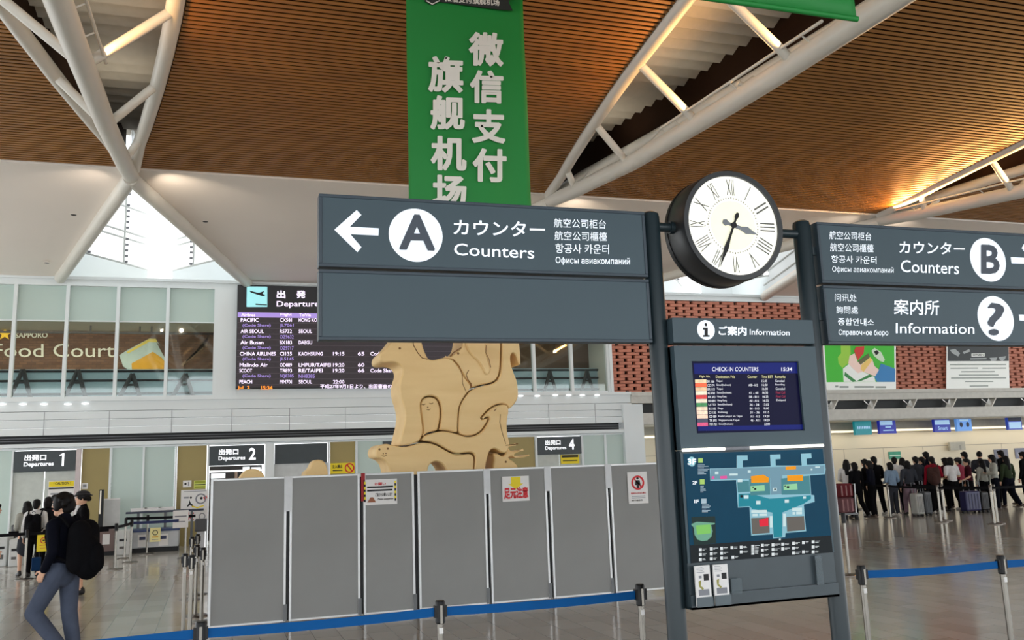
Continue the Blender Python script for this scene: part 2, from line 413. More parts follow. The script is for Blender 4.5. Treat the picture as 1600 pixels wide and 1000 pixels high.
for k, x in enumerate(XT):
    sl = empty('skylight_%d' % (k+1), (x, 24, 7.6), kind='structure')
    # upstand walls over the two sloping edges, glowing V-shaped glazing, middle column with its daylight put in as emission
    mb = MB()
    for s in (-1, 1):
        h_ = HBS[k][s]; mb.add([(x, 18.3, ZS0), (x+s*h_, YW, ZS1), (x+s*h_, YW, 12.2), (x, 18.3, 12.2)], [(0, 1, 2, 3)])
        mb.add([(x+s*h_, YW, ZS1), (x+s*(h_+.02), 29.2, ZS1), (x+s*(h_+.02), 29.2, 12.2), (x+s*h_, YW, 12.2)], [(0, 1, 2, 3)])
    mb.build('upstand', WHITE, sl)
    mb = MB()
    A = (x, 28.9)
    for s in (-1, 1):
        B = (x+s*2.5, 25.6)
        def gp(t, z): return (A[0]+(B[0]-A[0])*t, A[1]+(B[1]-A[1])*t, z)
        mb.add([gp(0, 8.0), gp(1, 8.0), gp(1, 12.2), gp(0, 12.2)], [(0, 1, 2, 3)])
    hl, hr_ = HBS[k][-1], HBS[k][1]; mb.add([(x, 18.3, 12.1), (x+hr_, YW, 12.1), (x+hr_, 29, 12.1), (x-hl, 29, 12.1), (x-hl, YW, 12.1)], [(0, 1, 2, 3, 4)])
    mb.build('glazing', GLOW, sl)
    mb = MB()
    for s in (-1, 1):
        B = (x+s*2.5, 25.6)
        def gp(t, z, o=.06): return Vector((A[0]+(B[0]-A[0])*t, A[1]+(B[1]-A[1])*t-o, z))
        for z in (8.0, 8.75, 8.95, 9.7, 10.6): mb.tube([gp(.05, z), gp(1, z)], .03, 6)
        for t in (.38, .72, 1): mb.tube([gp(t, 8.0), gp(t, 12)], .03, 6)
        for dz2 in (.35, .75, 1.2, 1.7): mb.tube([(x+s*.05, 18.6, ZS0+dz2), (x+s*(HBS[k][s]-.06), YW-.2, ZS1+dz2)], .03, 6)
    mb.build('glazing_bar', GLOWBAR, sl)
    mb = MB()
    for s in (-1, 1):
        B = (x+s*2.5, 25.6)
        for t in (.36, .70):
            for i in range(20):
                z = 8.05+i*.17
                if i % 6 == 5: continue
                p = Vector((A[0]+(B[0]-A[0])*t, A[1]+(B[1]-A[1])*t-.1, z)); mb.box(p.x-.06, p.x+.06, p.y-.02, p.y+.02, p.z-.03, p.z+.03)
    mb.build('bracket', INKG, sl)
    MB().box(x-hl-.2, x+hr_+.2, 29.0, 29.2, 7.3, 12.2).build('back_wall', WHITE, sl)
    MB().tube([(x, 28.3, 7.3), (x, 28.3, 9.4), (x, 28.3, 10.4)], [.36, .3, .16], 20).build('column', COLGLOW, sl, True)

# ---- roof trusses
lowz = [(18.4, 7.74), (17.2, 7.56), (15.6, 7.38), (14.2, 7.22), (12.4, 7.10), (10.9, 7.0), (9.5, 6.93), (7.5, 6.86), (4, 6.78), (0, 6.75), (-6, 6.8)]
def lz(y):
    for (a, p), (b, q) in zip(lowz, lowz[1:]):
        if b <= y <= a: return p+(q-p)*(a-y)/(a-b)
for k, x in enumerate(XT):
    t = empty('roof_truss', (x, 18.4, 7.7), ['white tubular roof truss at the upper left of the hall', 'white tubular roof truss above the clock', 'white tubular roof truss at the right edge above the counters'][k], 'truss', 'white roof trusses')
    MB().tube([(x, y, z) for y, z in lowz], .15, 16).build('lower_chord', WHITE2, t, True)
    for s in (-1, 1):
        MB().tube([(x+s*max(.06, hw(y)-.13), y, ZC-.02+(.0 if y > 17 else .04)) for y in (18.35, 17, 16, 14.4, 13, 12, 9.7, 7, 5, 0, -6)], .115, 14).build('upper_chord', WHITE2, t, True)
        for y in (16.8, 14.3, 11.8, 9.3, 6.8, 4.3):
            MB().tube([(x+s*(hw(y)-.13), y-.15, ZC), (x+s*.08, y, lz(y)+.06)], .068, 12).build('strut', WHITE2, t, True)
        MB().tube([(x, 18.45, 7.70), (x+s*HBS[k][s], YW-.08, ZS1-.05)], .15, 16).build('raking_leg', WHITE2, t, True)

# ---- uplights on the trusses, warm
WARM = (1.0, .52, .17)
def lamp(name, typ, loc, energy, color, target=None, size=.1, spot=90, blend=.6, sizey=None):
    l = bpy.data.lights.new(name, typ); l.energy = energy; l.color = color
    if typ == 'SPOT': l.spot_size = math.radians(spot); l.spot_blend = blend; l.shadow_soft_size = size
    elif typ == 'AREA':
        l.size = size
        if sizey: l.shape = 'RECTANGLE'; l.size_y = sizey
    else: l.shadow_soft_size = size
    o = bpy.data.objects.new(name, l); COL.objects.link(o); o.location = loc
    if target is not None: o.rotation_euler = (Vector(target)-Vector(loc)).to_track_quat('-Z', 'Y').to_euler()
    return o
UPL = []
def uplight(p, tgt, e, spot=100):
    d = (Vector(tgt)-Vector(p)).normalized(); p = Vector(p)
    o = empty('uplight', p, 'small warm uplight clamped beside a white roof truss', 'light', 'uplights on the trusses')
    MB().tube([p-d*.09, p-d*.015], [.028, .04], 12).build('housing', WHITE2, o, True)
    MB().tube([p-d*.06, p-d*.06+Vector((0, 0, -.07))], .01, 6).build('bracket', WHITE2, o)
    lamp('uplight_lamp', 'SPOT', p, e, WARM, tgt, .05, spot, .8)
def edge_strip(k, s, ya, yb, e, label):     # warm light strip lying along the truss, washing the edge of the wood ceiling
    x = XT[k]+s*.24; ym = (ya+yb)/2
    o = empty('light_strip', (x, ym, lz(ym)+.12), label, 'light', 'warm light strips on the trusses')
    pa, pb = Vector((x, ya, lz(ya)+.14)), Vector((x, yb, lz(yb)+.14))
    MB().tube([pa, pb], .022, 8).build('housing', WHITE2, o)
    for t in (.1, .5, .9): p = pa.lerp(pb, t); MB().tube([p, p+Vector((-s*.16, 0, -.10))], .012, 6).build('clamp', WHITE2, o)
    l = bpy.data.lights.new('strip_lamp', 'AREA'); l.shape = 'RECTANGLE'; l.size = (pb-pa).length; l.size_y = .06; l.energy = e; l.color = WARM
    lo = bpy.data.objects.new('strip_lamp', l); COL.objects.link(lo)
    X = (pb-pa).normalized(); Z = -(Vector((s*.88, 0, .5))-X*Vector((s*.88, 0, .5)).dot(X)).normalized(); Y = Z.cross(X)
    m = Matrix((X, Y, Z)).transposed().to_4x4(); m.translation = (pa+pb)/2+Vector((s*.03, 0, .035)); lo.matrix_world = m
edge_strip(2, -1, 17.6, 12.4, 210, 'warm light strip along the truss at the right edge')
edge_strip(1, -1, 12.6, 8.4, 95, 'warm light strip along the truss above the clock')
edge_strip(0, 1, 12.0, 10.0, 36, 'warm light strip along the upper left truss')
uplight((XT[1]-.17, 10.4, lz(10.4)+.14), (4.6, 10.6, ZC), 160, 50)
for x in XT:
    for y in (15.2, 12.6, 10.2, 7.6): lamp('deck_lamp', 'SPOT', (x, y, lz(y)+.25), 24, (1, .88, .7), (x, y-.2, 9), .05, 120, .8)
for x in XT:
    lamp('soffit_lamp', 'SPOT', (x+.35, 18.0, 7.35), 120, (1, .84, .66), (x+1.7, 20.6, 7.74), .05, 75, 1.0)
    lamp('soffit_lamp', 'SPOT', (x-.35, 18.0, 7.35), 60, (1, .84, .68), (x-1.7, 20.6, 7.74), .05, 75, 1.0)

# ================================================================ FAR WALL
def W(x, y): return at(x, y, YW)
Xa = lambda x, y: at(x, y, YW).x
Zs = lambda x, y: at(x, y, YW).z
wf = empty('wall_front', (0, YW, 0), kind='structure')
mb = MB().use(WHITE)
XL, XP, XR = -14.0, 12.9, 45.0
mb.box(XL, XR, YW, YW+.4, 7.19, 7.44)             # top beam
mb.box(XL, XR, YW-.06, YW, 7.36, 7.44)
mb.box(XL, XP, YW-.02, YW+.5, 3.72, 4.04)
mb.box(XL, XP, YW-.10, YW+.3, 3.98, 4.07)        # sill
mb.box(XL, XP, YW-.06, YW+.3, 3.50, 3.70)
mb.box(XL, XP, YW-.03, YW+.3, 3.29, 3.48)
mb.box(XL, XP, YW-.06, YW+.3, 3.08, 3.27)
mb.box(XL, XP, YW-.12, YW+.3, 2.76, 2.86)
mb.box(XL, XP, YW-.02, YW+.3, 2.70, 2.75)
mb.box(-.06, .50, YW-.01, YW+.4, 4.0, 7.2)         # pier beside the board
mb.box(.50, 7.6, YW+.02, YW+.4, 4.0, 7.2)          # wall behind the board
mb.box(XP-.35, XP+.35, YW-.15, YW+.5, 0, 3.66)     # pillar at the end of the doors
mb.build('panelling', WHITE, wf)
MB().box(XL, XP-.4, YW+.15, YW+.3, 2.8, 3.12).build('slot', SLOTBLK, wf)
mb = MB()
for z in (2.93, 3.0): mb.box(XL, XP-.4, YW-.02, YW+.02, z, z+.012)
mb.build('slot_louvre', INKG, wf)
mb = MB()
for x in [XL+1.6*i for i in range(17)]: mb.box(x-.006, x+.006, YW-.068, YW-.06, 3.08, 3.70)
mb.build('panel_joint', INKG, wf)
# small lights on the sill
for k, (px, py) in enumerate([(5, 632), (37, 632), (70, 632), (107, 632), (134, 631), (812, 619), (838, 619), (866, 618), (887, 618), (908, 618), (931, 618)]):
    p = W(px, py)
    o = MB().ell((p.x, YW-.1, p.z), .1, .05, .028, 12, 6).build('sill_light', mat('sill_lamp', (255, 255, 255), emit=1.0, var=0))
    tag(o, 'small white oval light under the food court window sill' if px < 700 else 'small white oval light under the windows right of the sculpture', 'light', 'oval lights under the food court' if px < 700 else 'oval lights right of the sculpture')

# ---- upper windows
def window(n, x0, x1):
    o = empty('window_%d' % n, (x0, YW, 4.07), kind='structure')
    MB().box(x0+.03, x1-.03, YW+.12, YW+.13, 4.07, 6.2).build('pane', GLASS, o)
    MB().box(x0+.03, x1-.03, YW+.12, YW+.14, 6.22, 7.19).build('frosted_pane', FROST, o)
    mb = MB(); mb.box(x1-.045, x1+.045, YW+.0, YW+.16, 4.07, 7.19); mb.box(x0, x1, YW+.08, YW+.16, 6.195, 6.225); mb.box(x0, x1, YW+.03, YW+.16, 4.07, 4.12)
    mb.build('window_frame', WHITE, o)
XM = [-7.86, -6.56, -5.29, -4.0, -2.71, -1.4, -.1]
for i in range(6): window(i+1, XM[i], XM[i+1])
XM2 = [7.55, 8.35, 9.61, 10.9, 12.18]
for i in range(4): window(i+7, XM2[i], XM2[i+1])
# rooms behind
for n, (x0, x1) in enumerate(((-9, .3), (7.4, 12.6))):
    o = empty('wall_back_room' if n == 0 else 'wall_back_room_right', (x0, 29.6, 4), kind='structure')
    MB().box(x0, x1, 29.6, 29.8, 4.0, 7.1).build('brick_wall', BRICK if n == 0 else mat('dim_room_wall', (92, 72, 56), .8), o)
    MB().box(x0, x1, 27.3, 29.7, 3.9, 4.0).build('room_floor', WHITE, o)
    MB().box(x0, x1, 27.3, 29.7, 6.3, 6.4).build('room_ceiling', mat('room_ceiling', (180, 172, 156), .8), o)
    MB().box(x0-.1, x0, 27.3, 29.7, 4, 7).build('side_wall', WHITE, o); MB().box(x1, x1+.1, 27.3, 29.7, 4, 7).build('side_wall', WHITE, o)
    MB().box(x0, x1, 28.6, 28.66, 6.08, 6.14).build('track_rail', BLACK, o)
for px, py in ((142, 504.5), (219, 506), (237, 506.5), (867, 549)):
    p = at(px, py, 28.5)
    s = empty('spot_lamp', p, 'tiny bright spotlight on the food court ceiling track', 'light', 'track spotlights')
    MB().ell(p, .055, .055, .055, 8, 6).build('bulb', mat('spot_bulb', (255, 244, 214), emit=3, var=0), s)
    MB().tube([(p.x, p.y+.02, p.z+.02), (p.x, p.y+.02, 6.12)], .02, 6).build('stem', BLACK, s)
lamp('room_lamp', 'AREA', (-4, 28.2, 6.25), 150, (1, .90, .76), (-4, 28.8, 4), 6, sizey=1)
lamp('room_lamp', 'AREA', (10, 28.3, 6.25), 35, (1, .8, .6), (10, 28.6, 4), 3, sizey=1)

# ---- sign letters on the food court wall
Z3 = Zm(0, 430, 4)
YL = 29.5
fc = empty('food_court_sign', at(90, 545, YL), 'cream food court lettering with a yellow star on brick wall', 'sign')
mb = MB()
FCL = mat('lettering_cream', (226, 214, 190), .5, emit=.25, var=.0)
mb.textq('Food Court', quad(Z3, -45, 428, 715, 512, YL, .0), YL, -.012)
mb.build('lettering', FCL, fc)
mb = MB(); mb.textq('SAPPORO', quad(Z3, 95, 358, 298, 392, YL), YL, .02); mb.build('brand_lettering', FCL, fc)
mb = MB(); c = at(*Z3(30, 368), YL); pts = []
for i in range(10):
    a = math.pi/2+i*math.pi/5; r = .19 if i % 2 == 0 else .08; pts.append((c.x+r*math.cos(a), c.z+r*math.sin(a)))
mb.prism(pts, YL-.02, YL+.02).build('star', mat('star_yellow', (255, 196, 20), .4, emit=.5, var=0), fc)
bm_ = empty('beer_mural', at(230, 560, 29.55), 'printed mural of a tilted glass of amber beer on the brick', 'poster')
mb = MB(); ppoly(mb, Z3, [(745, 500), (800, 465), (935, 395), (975, 400), (1000, 440), (1045, 520), (1050, 640), (830, 660), (815, 600), (770, 570)], 29.55)
mb.build('glass_print', mat('mug_pale', (196, 206, 196), .6), bm_)
mb = MB(); ppoly(mb, Z3, [(822, 552), (955, 478), (1010, 515), (1045, 560), (1048, 650), (830, 655)], 29.55, 29.545)
mb.build('beer_print', mat('mug_amber', (226, 160, 20), .6), bm_)
mb = MB(); ppoly(mb, Z3, [(790, 480), (930, 398), (975, 398), (985, 420), (930, 418), (800, 490)], 29.55, 29.543)
mb.build('foam_print', mat('mug_foam', (250, 214, 90), .6), bm_)
mb = MB(); ppoly(mb, Z3, [(975, 415), (1060, 500), (1180, 600), (1150, 660), (1080, 600), (1020, 500)], 29.55, 29.541)
mb.build('hand_print', mat('mural_brown', (112, 78, 56), .8), bm_)
mb = MB()
for i in range(6): ppoly(mb, Z3, [(1130+i*30, 560-i*24), (1300, 400-i*8), (1310, 410-i*8), (1140+i*30, 570-i*24)], 29.55, 29.54)
mb.build('grain_print', mat('mural_grain', (150, 120, 92), .8), bm_)
# ---- balustrade boards, rails and A-frame trestles behind the glass
for n, (x0, x1) in enumerate(((-7.6, -.1), (8.0, 12.1))):
    o = empty('balustrade', (x0, 27.75, 4.0), ['pale blue balustrade with dark rails behind the food court windows', 'pale balustrade with dark rails behind the windows beside the brick'][n], 'railing', 'window balustrades')
    mb = MB(); zt = at(200, 577, 27.75).z
    mb.box(x0, x1, 27.75, 27.78, 4.0, zt); mb.build('infill_panel', mat('balustrade_blue', (206, 226, 238), .3, var=.12, scale=.5), o)
    for yy in (580, 594.5, 615):
        z = at(200, yy, 27.7).z; MB().box(x0, x1, 27.66, 27.74, z-.03, z+.03).build('rail', BLACK, o)
for k, (px, py) in enumerate([(36, 577), (122, 578), (207, 584), (290, 584), (859, 580), (917, 579)]):
    p = at(px, py, 27.5); q = at(px-24 if px < 800 else px-10, 621, 27.5); r = at(px+14 if px < 800 else px+12, 620, 27.5)
    o = empty('trestle', (p.x, 27.5, 4.0), ['dark trestle frame behind the window, first from the left', 'dark trestle frame under the Court lettering', 'dark trestle frame below the beer glass mural', 'dark trestle frame at the right end of the mural', 'dark trestle frame just right of the wooden sculpture', 'dark trestle frame next to the perforated brick screen'][k], 'trestle', 'A-frame trestles behind the glass')
    TM = mat('trestle_dark', (46, 46, 48), .5)
    for e in (q, r): MB().tube([(p.x, 27.5, p.z), (e.x, 27.5, 4.0)], [.06, .055], 8).build('leg', TM, o)
    a = Vector((p.x, 27.5, p.z)).lerp(Vector((q.x, 27.5, 4)), .4); b = Vector((p.x, 27.5, p.z)).lerp(Vector((r.x, 27.5, 4)), .4)
    MB().tube([a, b], .03, 8).build('crossbar', TM, o)

# ---- departures board
Z5 = Zm(350, 430, 5)
x0, x1 = Xa(370, 500), 7.1; zt, zb, zh = 7.30, 4.27, at(380, 487.5, YW).z
db = empty('departures_board', ((x0+x1)/2, YW-.2, zb), 'large black departures board with a violet header row on the upper wall', 'display board')
bev(MB().box(x0, x1, YW-.2, YW+.02, zb, zt).build('casing', mat('board_black', (34, 36, 40), .45), db), .02)
YB = YW-.205
MB().box(x0+.02, x1-.05, YB, YB+.003, zb+.04, zh).build('led_screen', LEDBG, db)
mb = MB()
for zy in (330, 372, 415, 459, 503, 547, 590, 634, 678, 722, 767, 812, 856):
    z = at(*Z5(300, zy), YB).z; mb.box(x0+.02, x1-.05, YB-.002, YB, z-.008, z+.008)
mb.build('row_line', mat('row_line', (92, 84, 92), .6), db)
zz0 = at(*Z5(200, 328), YB).z; zz1 = at(*Z5(200, 290), YB).z
MB().box(x0+.02, x1-.05, YB-.003, YB-.001, zz0, zz1).build('header_row', LEDP, db)
def row(mb, t, zx, zy, wpx, h=29, bold=.015):
    mb.textq(t, quad(Z5, zx, zy-h/2, zx+wpx, zy+h/2, YB), YB-.004, bold)
mbw = MB(); mbv = MB(); mbo = MB()
for t, x, wd in (('Airlines', 135, 110), ('Flight', 440, 90), ('To/Via', 588, 90)): row(mbw, t, x, 310, wd, 24)
R = [('PACIFIC', 130, 'CX581', 'HONG KONG', 1), ('(Code Share)', 145, 'JL7061', '', 0), ('AIR SEOUL', 130, 'RS732', 'SEOUL', 1), ('(Code Share)', 145, 'OZ9632', '', 0), ('Air Busan', 128, 'BX183', 'DAEGU', 1), ('(Code Share)', 145, 'OZ9717', '', 0),
     ('CHINA AIRLINES', 124, 'CI135', 'KAOHSIUNG', 1), ('(Code Share)', 145, 'JL5145', '', 0), ('Malindo Air', 122, 'OD889', 'LMPUR/TAIPEI', 1), ('SCOOT', 120, 'TR893', 'RE/TAIPEI', 1), ('(Code Share)', 145, 'SQ8385', 'NH8385', 0), ('PEACH', 120, 'MM701', 'SEOUL', 1)]
for i, (a, x, f, d, br) in enumerate(R):
    zy = 350+i*43.9; m = mbw if br else mbv
    row(m, a, x, zy, 20*len(a) if br else 220); row(mbv if not br else mbw, f, 436, zy, 94 if br else 108)
    if d: row(mbw if br else mbv, d, 583, zy, 21*len(d))
for i, tm, g in ((6, '19:15', '65'), (8, '19:20', '60'), (9, '19:20', '66'), (11, '22:00', '')):
    zy = 350+i*43.9; row(mbw, tm, 852, zy, 88)
    if g: row(mbw, g, 1046, zy, 50)
    if i in (6, 9): row(mbw, 'Code Share', 1143, zy, 190)
row(mbo, 'Jul  2', 106, 880, 95, 30); row(mbo, '15:34', 290, 880, 88, 30)
row(mbw, '平成27年9月1日より、出国審査の', 750, 868, 560, 34)
row(mbw, '出', 412, 150, 68, 62, .03); row(mbw, '発', 566, 150, 70, 62, .03); row(mbw, 'Departures', 412, 230, 360, 56, .01)
mbw.build('white_lettering', LEDW, db); mbv.build('violet_lettering', LEDP, db); mbo.build('orange_lettering', LEDO, db)
ic = MB(); ppoly(ic, Z5, [(178, 88), (338, 90), (338, 248), (176, 248)], YB, YB-.004)
ic = ic.build('aeroplane_icon', mat('icon_cyan', (160, 232, 238), .5, emit=.5, var=0), db)
mb = MB(); ppoly(mb, Z5, [(196, 120), (270, 138), (318, 122), (300, 145), (325, 155), (305, 166), (262, 152), (210, 136)], YB, YB-.008); ppoly(mb, Z5, [(246, 222), (335, 228), (335, 236), (246, 232)], YB, YB-.008)
mb.build('aeroplane_shape', INK, ic)

# ---- lower door zone
YD = YW+.02
def dz(x, y): p = at(x, y, YD); return p
o = empty('wall_doors', (0, YD, 0), kind='structure')
def strip(name, xa, xb, m, z0=0, z1=2.70, y0=None, y1=None, yref=720):
    a = dz(xa, yref).x; b = dz(xb, yref).x
    return MB().box(a, b, YD if y0 is None else y0, YD+.06 if y1 is None else y1, z0, z1).build(name, m, o)
for a, b in ((-120, -62), (-60, 19), (175, 223), (226, 273), (559, 615), (620, 700), (911, 945), (948, 984)): strip('frosted_panel', a, b, FROST)
for a, b in ((128, 171), (277, 323), (516, 555), (700, 836)): strip('olive_panel', a, b, OLIVE)
for x in (-61, 20.5, 173, 224.5, 275, 325.5, 513.5, 557, 838, 910, 946.5): strip('mullion', x-1.6, x+1.6, WHITE, y0=YD-.06)
strip('mullion', 119.5, 127, mat('post_pinkish', (198, 186, 186), .5), y0=YD-.1)
strip('mullion', 414, 428, WHITE, y0=YD-.12)
strip('blank_header', 429, 511, SLATE, 2.12, 2.68, y0=YD-.04, y1=YD+.06)
strip('grey_panel', 428, 512, mat('pale_panel', (196, 200, 200), .5), 0, 2.12)
strip('blank_header', 598, 640, SLATE, 2.2, 2.68, y0=YD-.04, y1=YD+.0)
for n, (xa, xb) in enumerate(((22, 119), (327, 413), (840, 908))):
    num = ('1', '2', '4')[n]
    a = dz(xa, 720).x; b = dz(xb, 720).x
    d = empty('door_%d' % (n+1), ((a+b)/2, YD, 0), kind='structure')
    z0 = 2.13
    if n != 1:
        MB().box(a, (a+b)/2-.01, YD, YD+.05, 0, z0).build('door_leaf', mat('door_grey', (190, 196, 190), .5), d)
        MB().box((a+b)/2+.01, b, YD, YD+.05, 0, z0).build('door_leaf', mat('door_grey', (190, 196, 190), .5), d)
    else:
        MB().box(a, b, YD+1.4, YD+1.45, 0, z0).build('dark_backdrop', mat('backroom_dark', (40, 34, 32), .8), d)
        MB().box(a, b, YD+.9, YD+1.0, 1.95, 2.0).build('light_strip', mat('backroom_light', (255, 255, 255), emit=1, var=0), d)
        MB().box(a+.05, a+.45, YD+1.3, YD+1.38, 1.78, 1.92).build('screen', mat('backroom_screen', (225, 228, 232), emit=.8, var=0), d)
        MB().box(b-.55, b-.35, YD+1.3, YD+1.38, 1.88, 2.08).build('screen', _M['backroom_screen'], d)
        MB().box(b-.3, b-.05, YD+1.3, YD+1.38, 1.98, 2.06).build('screen', _M['backroom_screen'], d)
        MB().box(a+.25, a+.35, YD+1.3, YD+1.38, 1.62, 1.7).build('red_lamp', mat('red_lamp', (230, 40, 50), emit=.8, var=0), d)
        MB().tube([(a+.75, YD+1.2, 0), (a+.75, YD+1.2, 1.95)], .04, 8).build('post', mat('backroom_post', (120, 96, 80), .6), d)
    s = empty('departures_sign', ((a+b)/2, YD-.08, 2.4), 'dark header sign reading Departures %s over its doorway' % num, 'sign', 'numbered departures signs')
    bev(MB().box(a, b, YD-.08, YD+.04, z0, 2.68).build('sign_board', SLATE, s), .01)
    mb = MB(); wd = b-a; Y = YD-.084
    mb.text('出発口', a+.17*wd, a+.52*wd, 2.42, 2.585, Y, .035); mb.text('Departures', a+.165*wd, a+.645*wd, 2.245, 2.39, Y, .025); 
    if num == '1': mb.prism([(a+u*wd, 2.26+v*.34) for u, v in ((.775, 0), (.81, 0), (.81, 1), (.785, 1), (.735, .87), (.735, .76), (.775, .84))], Y-.002, Y)
    else: mb.text(num, a+.71*wd, a+.84*wd, 2.26, 2.60, Y, .03)
   
    mb.build('lettering', mat('header_letter', (244, 246, 250), .5, emit=.6, var=0), s)

# notices on the doors and olive panels
def notice(name, label, cat, xa, ya, xb, yb, Y, parts, base=PAPER, group=None, th=.01):
    a, b = at(xa, ya, Y), at(xb, yb, Y)
    o = empty(name, ((a.x+b.x)/2, Y, b.z), label, cat, group)
    MB().box(a.x, b.x, Y-th, Y+.005, b.z, a.z).build('sheet', base, o)
    yy = Y-th-.002; wd, h = b.x-a.x, a.z-b.z
    def mp(u, v): return (a.x+u*wd, a.z-v*h)
    by = {}
    for p in parts:
        m = p[1]; mb = by.setdefault(m.name, (MB(), m))[0]
        if p[0] == 'r':
            (x, z), (x2, z2) = mp(p[2], p[3]), mp(p[4], p[5]); mb.box(min(x, x2), max(x, x2), yy-p[6] if len(p) > 6 else yy, yy+.001, min(z, z2), max(z, z2))
        elif p[0] == 't':
            (x, z), (x2, z2) = mp(p[3], p[4]), mp(p[5], p[6]); mb.text(p[2], x, x2, z2, z, yy-.004, p[7] if len(p) > 7 else .01)
        elif p[0] == 'p': mb.prism([mp(u, v) for u, v in p[2]], yy-.002, yy)
        elif p[0] == 'o':
            x, z = mp(p[2], p[3]); mb.ring(x, z, p[4]*wd*.74, p[4]*wd, yy-.004, yy, 24)
        elif p[0] == 'd':
            x, z = mp(p[2], p[3]); mb.disc(x, z, p[4]*wd, p[4]*wd, yy-.002, yy, 20)
    for nm, (mb, m) in by.items(): mb.build('print', m, o)
    return o
notice('notice', 'yellow and white notice taped to the door under Departures 1', 'notice', 76, 752, 115, 788, YD-.03, [('r', YEL, .02, .02, .98, .24), ('t', INK, '! CAUTION !', .2, .05, .85, .16), ('r', INK, .02, .27, .98, .34), ('r', INKG, .1, .5, .9, .56), ('r', INKG, .1, .65, .8, .7)])
notice('notice', 'small white notice on the olive panel right of Departures 1', 'notice', 128, 755, 137, 764, YD-.02, [('r', INKG, .2, .2, .8, .7)])
notice('notice', 'yellow no entry notice on the olive panel behind the partition', 'notice', 516, 724, 554, 739, YD-.02, [('t', INK, '立入禁止', .08, .15, .5, .5, .03), ('r', INK, .1, .65, .5, .75), ('o', RED, .79, .5, .2), ('p', RED, [(.66, .2), (.71, .15), (.93, .8), (.88, .85)])], YEL)
notice('notice', 'yellow caution notice under the Departures 4 sign', 'notice', 876, 711, 905, 724, YD-.03, [('r', INK, .05, .05, .95, .3), ('r', INK, .1, .6, .9, .7)], YEL)
notice('notice', 'green and white direction notice beside Departures 2, above the large board', 'notice', 303, 751, 322, 763, YD-.02, [('r', mat('notice_olive', (150, 160, 40), .6), .05, .08, .95, .35), ('r', INK, .05, .45, .95, .58), ('r', _M['notice_olive'], .05, .7, .95, .92)], mat('notice_lime', (206, 212, 110), .6))
notice('notice', 'small white pictogram notice left of the green direction notice', 'notice', 286, 751, 299, 761, YD-.02, [('d', INK, .3, .5, .14), ('r', INKG, .6, .2, .7, .8)])
notice('notice_board', 'large white notice board with security drawings beside Departures 2', 'notice board', 283, 766, 325, 813, YD-.1,
       [('r', INKG, .1, .04, .9, .06), ('o', INKG, .72, .3, .2), ('d', INK, .74, .28, .05), ('p', INK, [(.3, .3), (.36, .42), (.46, .5), (.42, .54), (.34, .48), (.26, .54), (.22, .52), (.3, .42)]), ('d', INK, .36, .25, .04), ('r', INKG, .1, .22, .28, .27),
        ('p', RED, [(.8, .26), (.92, .2), (.95, .28), (.86, .34)]), ('p', RED, [(.25, .72), (.3, .70), (.32, .8), (.46, .72), (.5, .75), (.38, .84), (.5, .96), (.44, .98), (.32, .88), (.3, .97), (.25, .97)]), ('o', INKG, .78, .86, .12), ('p', YEL, [(.4, .5), (.6, .56), (.84, .5), (.84, .54), (.6, .6), (.4, .55)])])

# ================================================================ RIGHT SIDE: PERFORATED BRICK, COUNTERS
br = empty('wall_brick_screen', (XP, YW, 3.8), kind='structure')
z0, z1 = Zs(1100, 621), 7.2
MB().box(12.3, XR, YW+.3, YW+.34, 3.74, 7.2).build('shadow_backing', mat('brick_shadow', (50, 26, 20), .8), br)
mb = MB(); bh = .105; bw = .46; gap = .12
n = int((z1-3.72)/bh)
for i in range(n):
    z = 3.72+i*bh; x = 12.32+(bw+gap)/2*(i % 2)-(bw+gap)/2
    while x < 34:
        a = max(12.32, x); b = x+bw
        if b > a+.02: mb.box(a, b, YW+.06+random.random()*.01, YW+.2, z+.004, z+bh-.008)
        x += bw+gap
mb.build('brickwork', TERRA, br)
mbk = MB().box(12.22, 12.32, YW-.035, YW+.3, 4.04, 7.2); mbk.build('edge_trim', WHITE, br)
# right fascia, slot with fins, soffit, counters wall
cw = empty('wall_counters', (XP, YW, 0), kind='structure')
zl = lambda y: Zs(1400, y)
mb = MB()
mb.box(XP, XR, YW-.12, YW+.3, zl(614), zl(608.5))
mb.box(XP, XR, YW-.05, YW+.3, zl(624), zl(614))
mb.box(XP, XR, YW-.05, YW+.6, zl(654), zl(638))
mb.box(XP+.35, XR, YW+.1, YW+2.2, zl(655)-.0, zl(654)+.02)
mb.build('fascia', mat('fascia_grey', (196, 194, 186), .5), cw)
MB().box(XP, XR, YW+.4, YW+.5, zl(640), zl(622)).build('slot', SLOTBLK, cw)
mb = MB()
for i in range(14):
    px = 1300+62*i; a = at(px, 638, YW); mb.add([(a.x, YW-.03, zl(638.5)), (a.x+.05, YW-.03, zl(638.5)), (a.x+.05, YW+.4, zl(624)), (a.x, YW+.4, zl(624))], [(0, 1, 2, 3)])
    b = at(px+7, 625, YW); mb.prism([(a.x, zl(638.5)), (a.x+.05, zl(638.5)), (b.x+.05, zl(624)), (b.x, zl(624))], YW-.04, YW+.3)
mb.build('fin', WHITE2, cw)
YR = 29.0
MB().box(XP, XR, YR, YR+.2, 0, 3.4).build('cream_panelling', CREAM, cw)
mb = MB(); zj = at(1400, 699, YR).z; mb.box(XP, XR, YR-.006, YR, zj-.012, zj+.012)
for px in range(1320, 1700, 62): x = at(px, 720, YR).x; mb.box(x-.008, x+.008, YR-.005, YR, 0, zj)
mb.build('panel_joint', mat('joint_grey', (166, 158, 142), .7), cw)
zc = at(1400, 672, YR-.25).z
MB().box(XP+.4, XR, YR-.3, YR-.22, zc-.05, zc+.05).build('cove_lip', CREAM, cw)
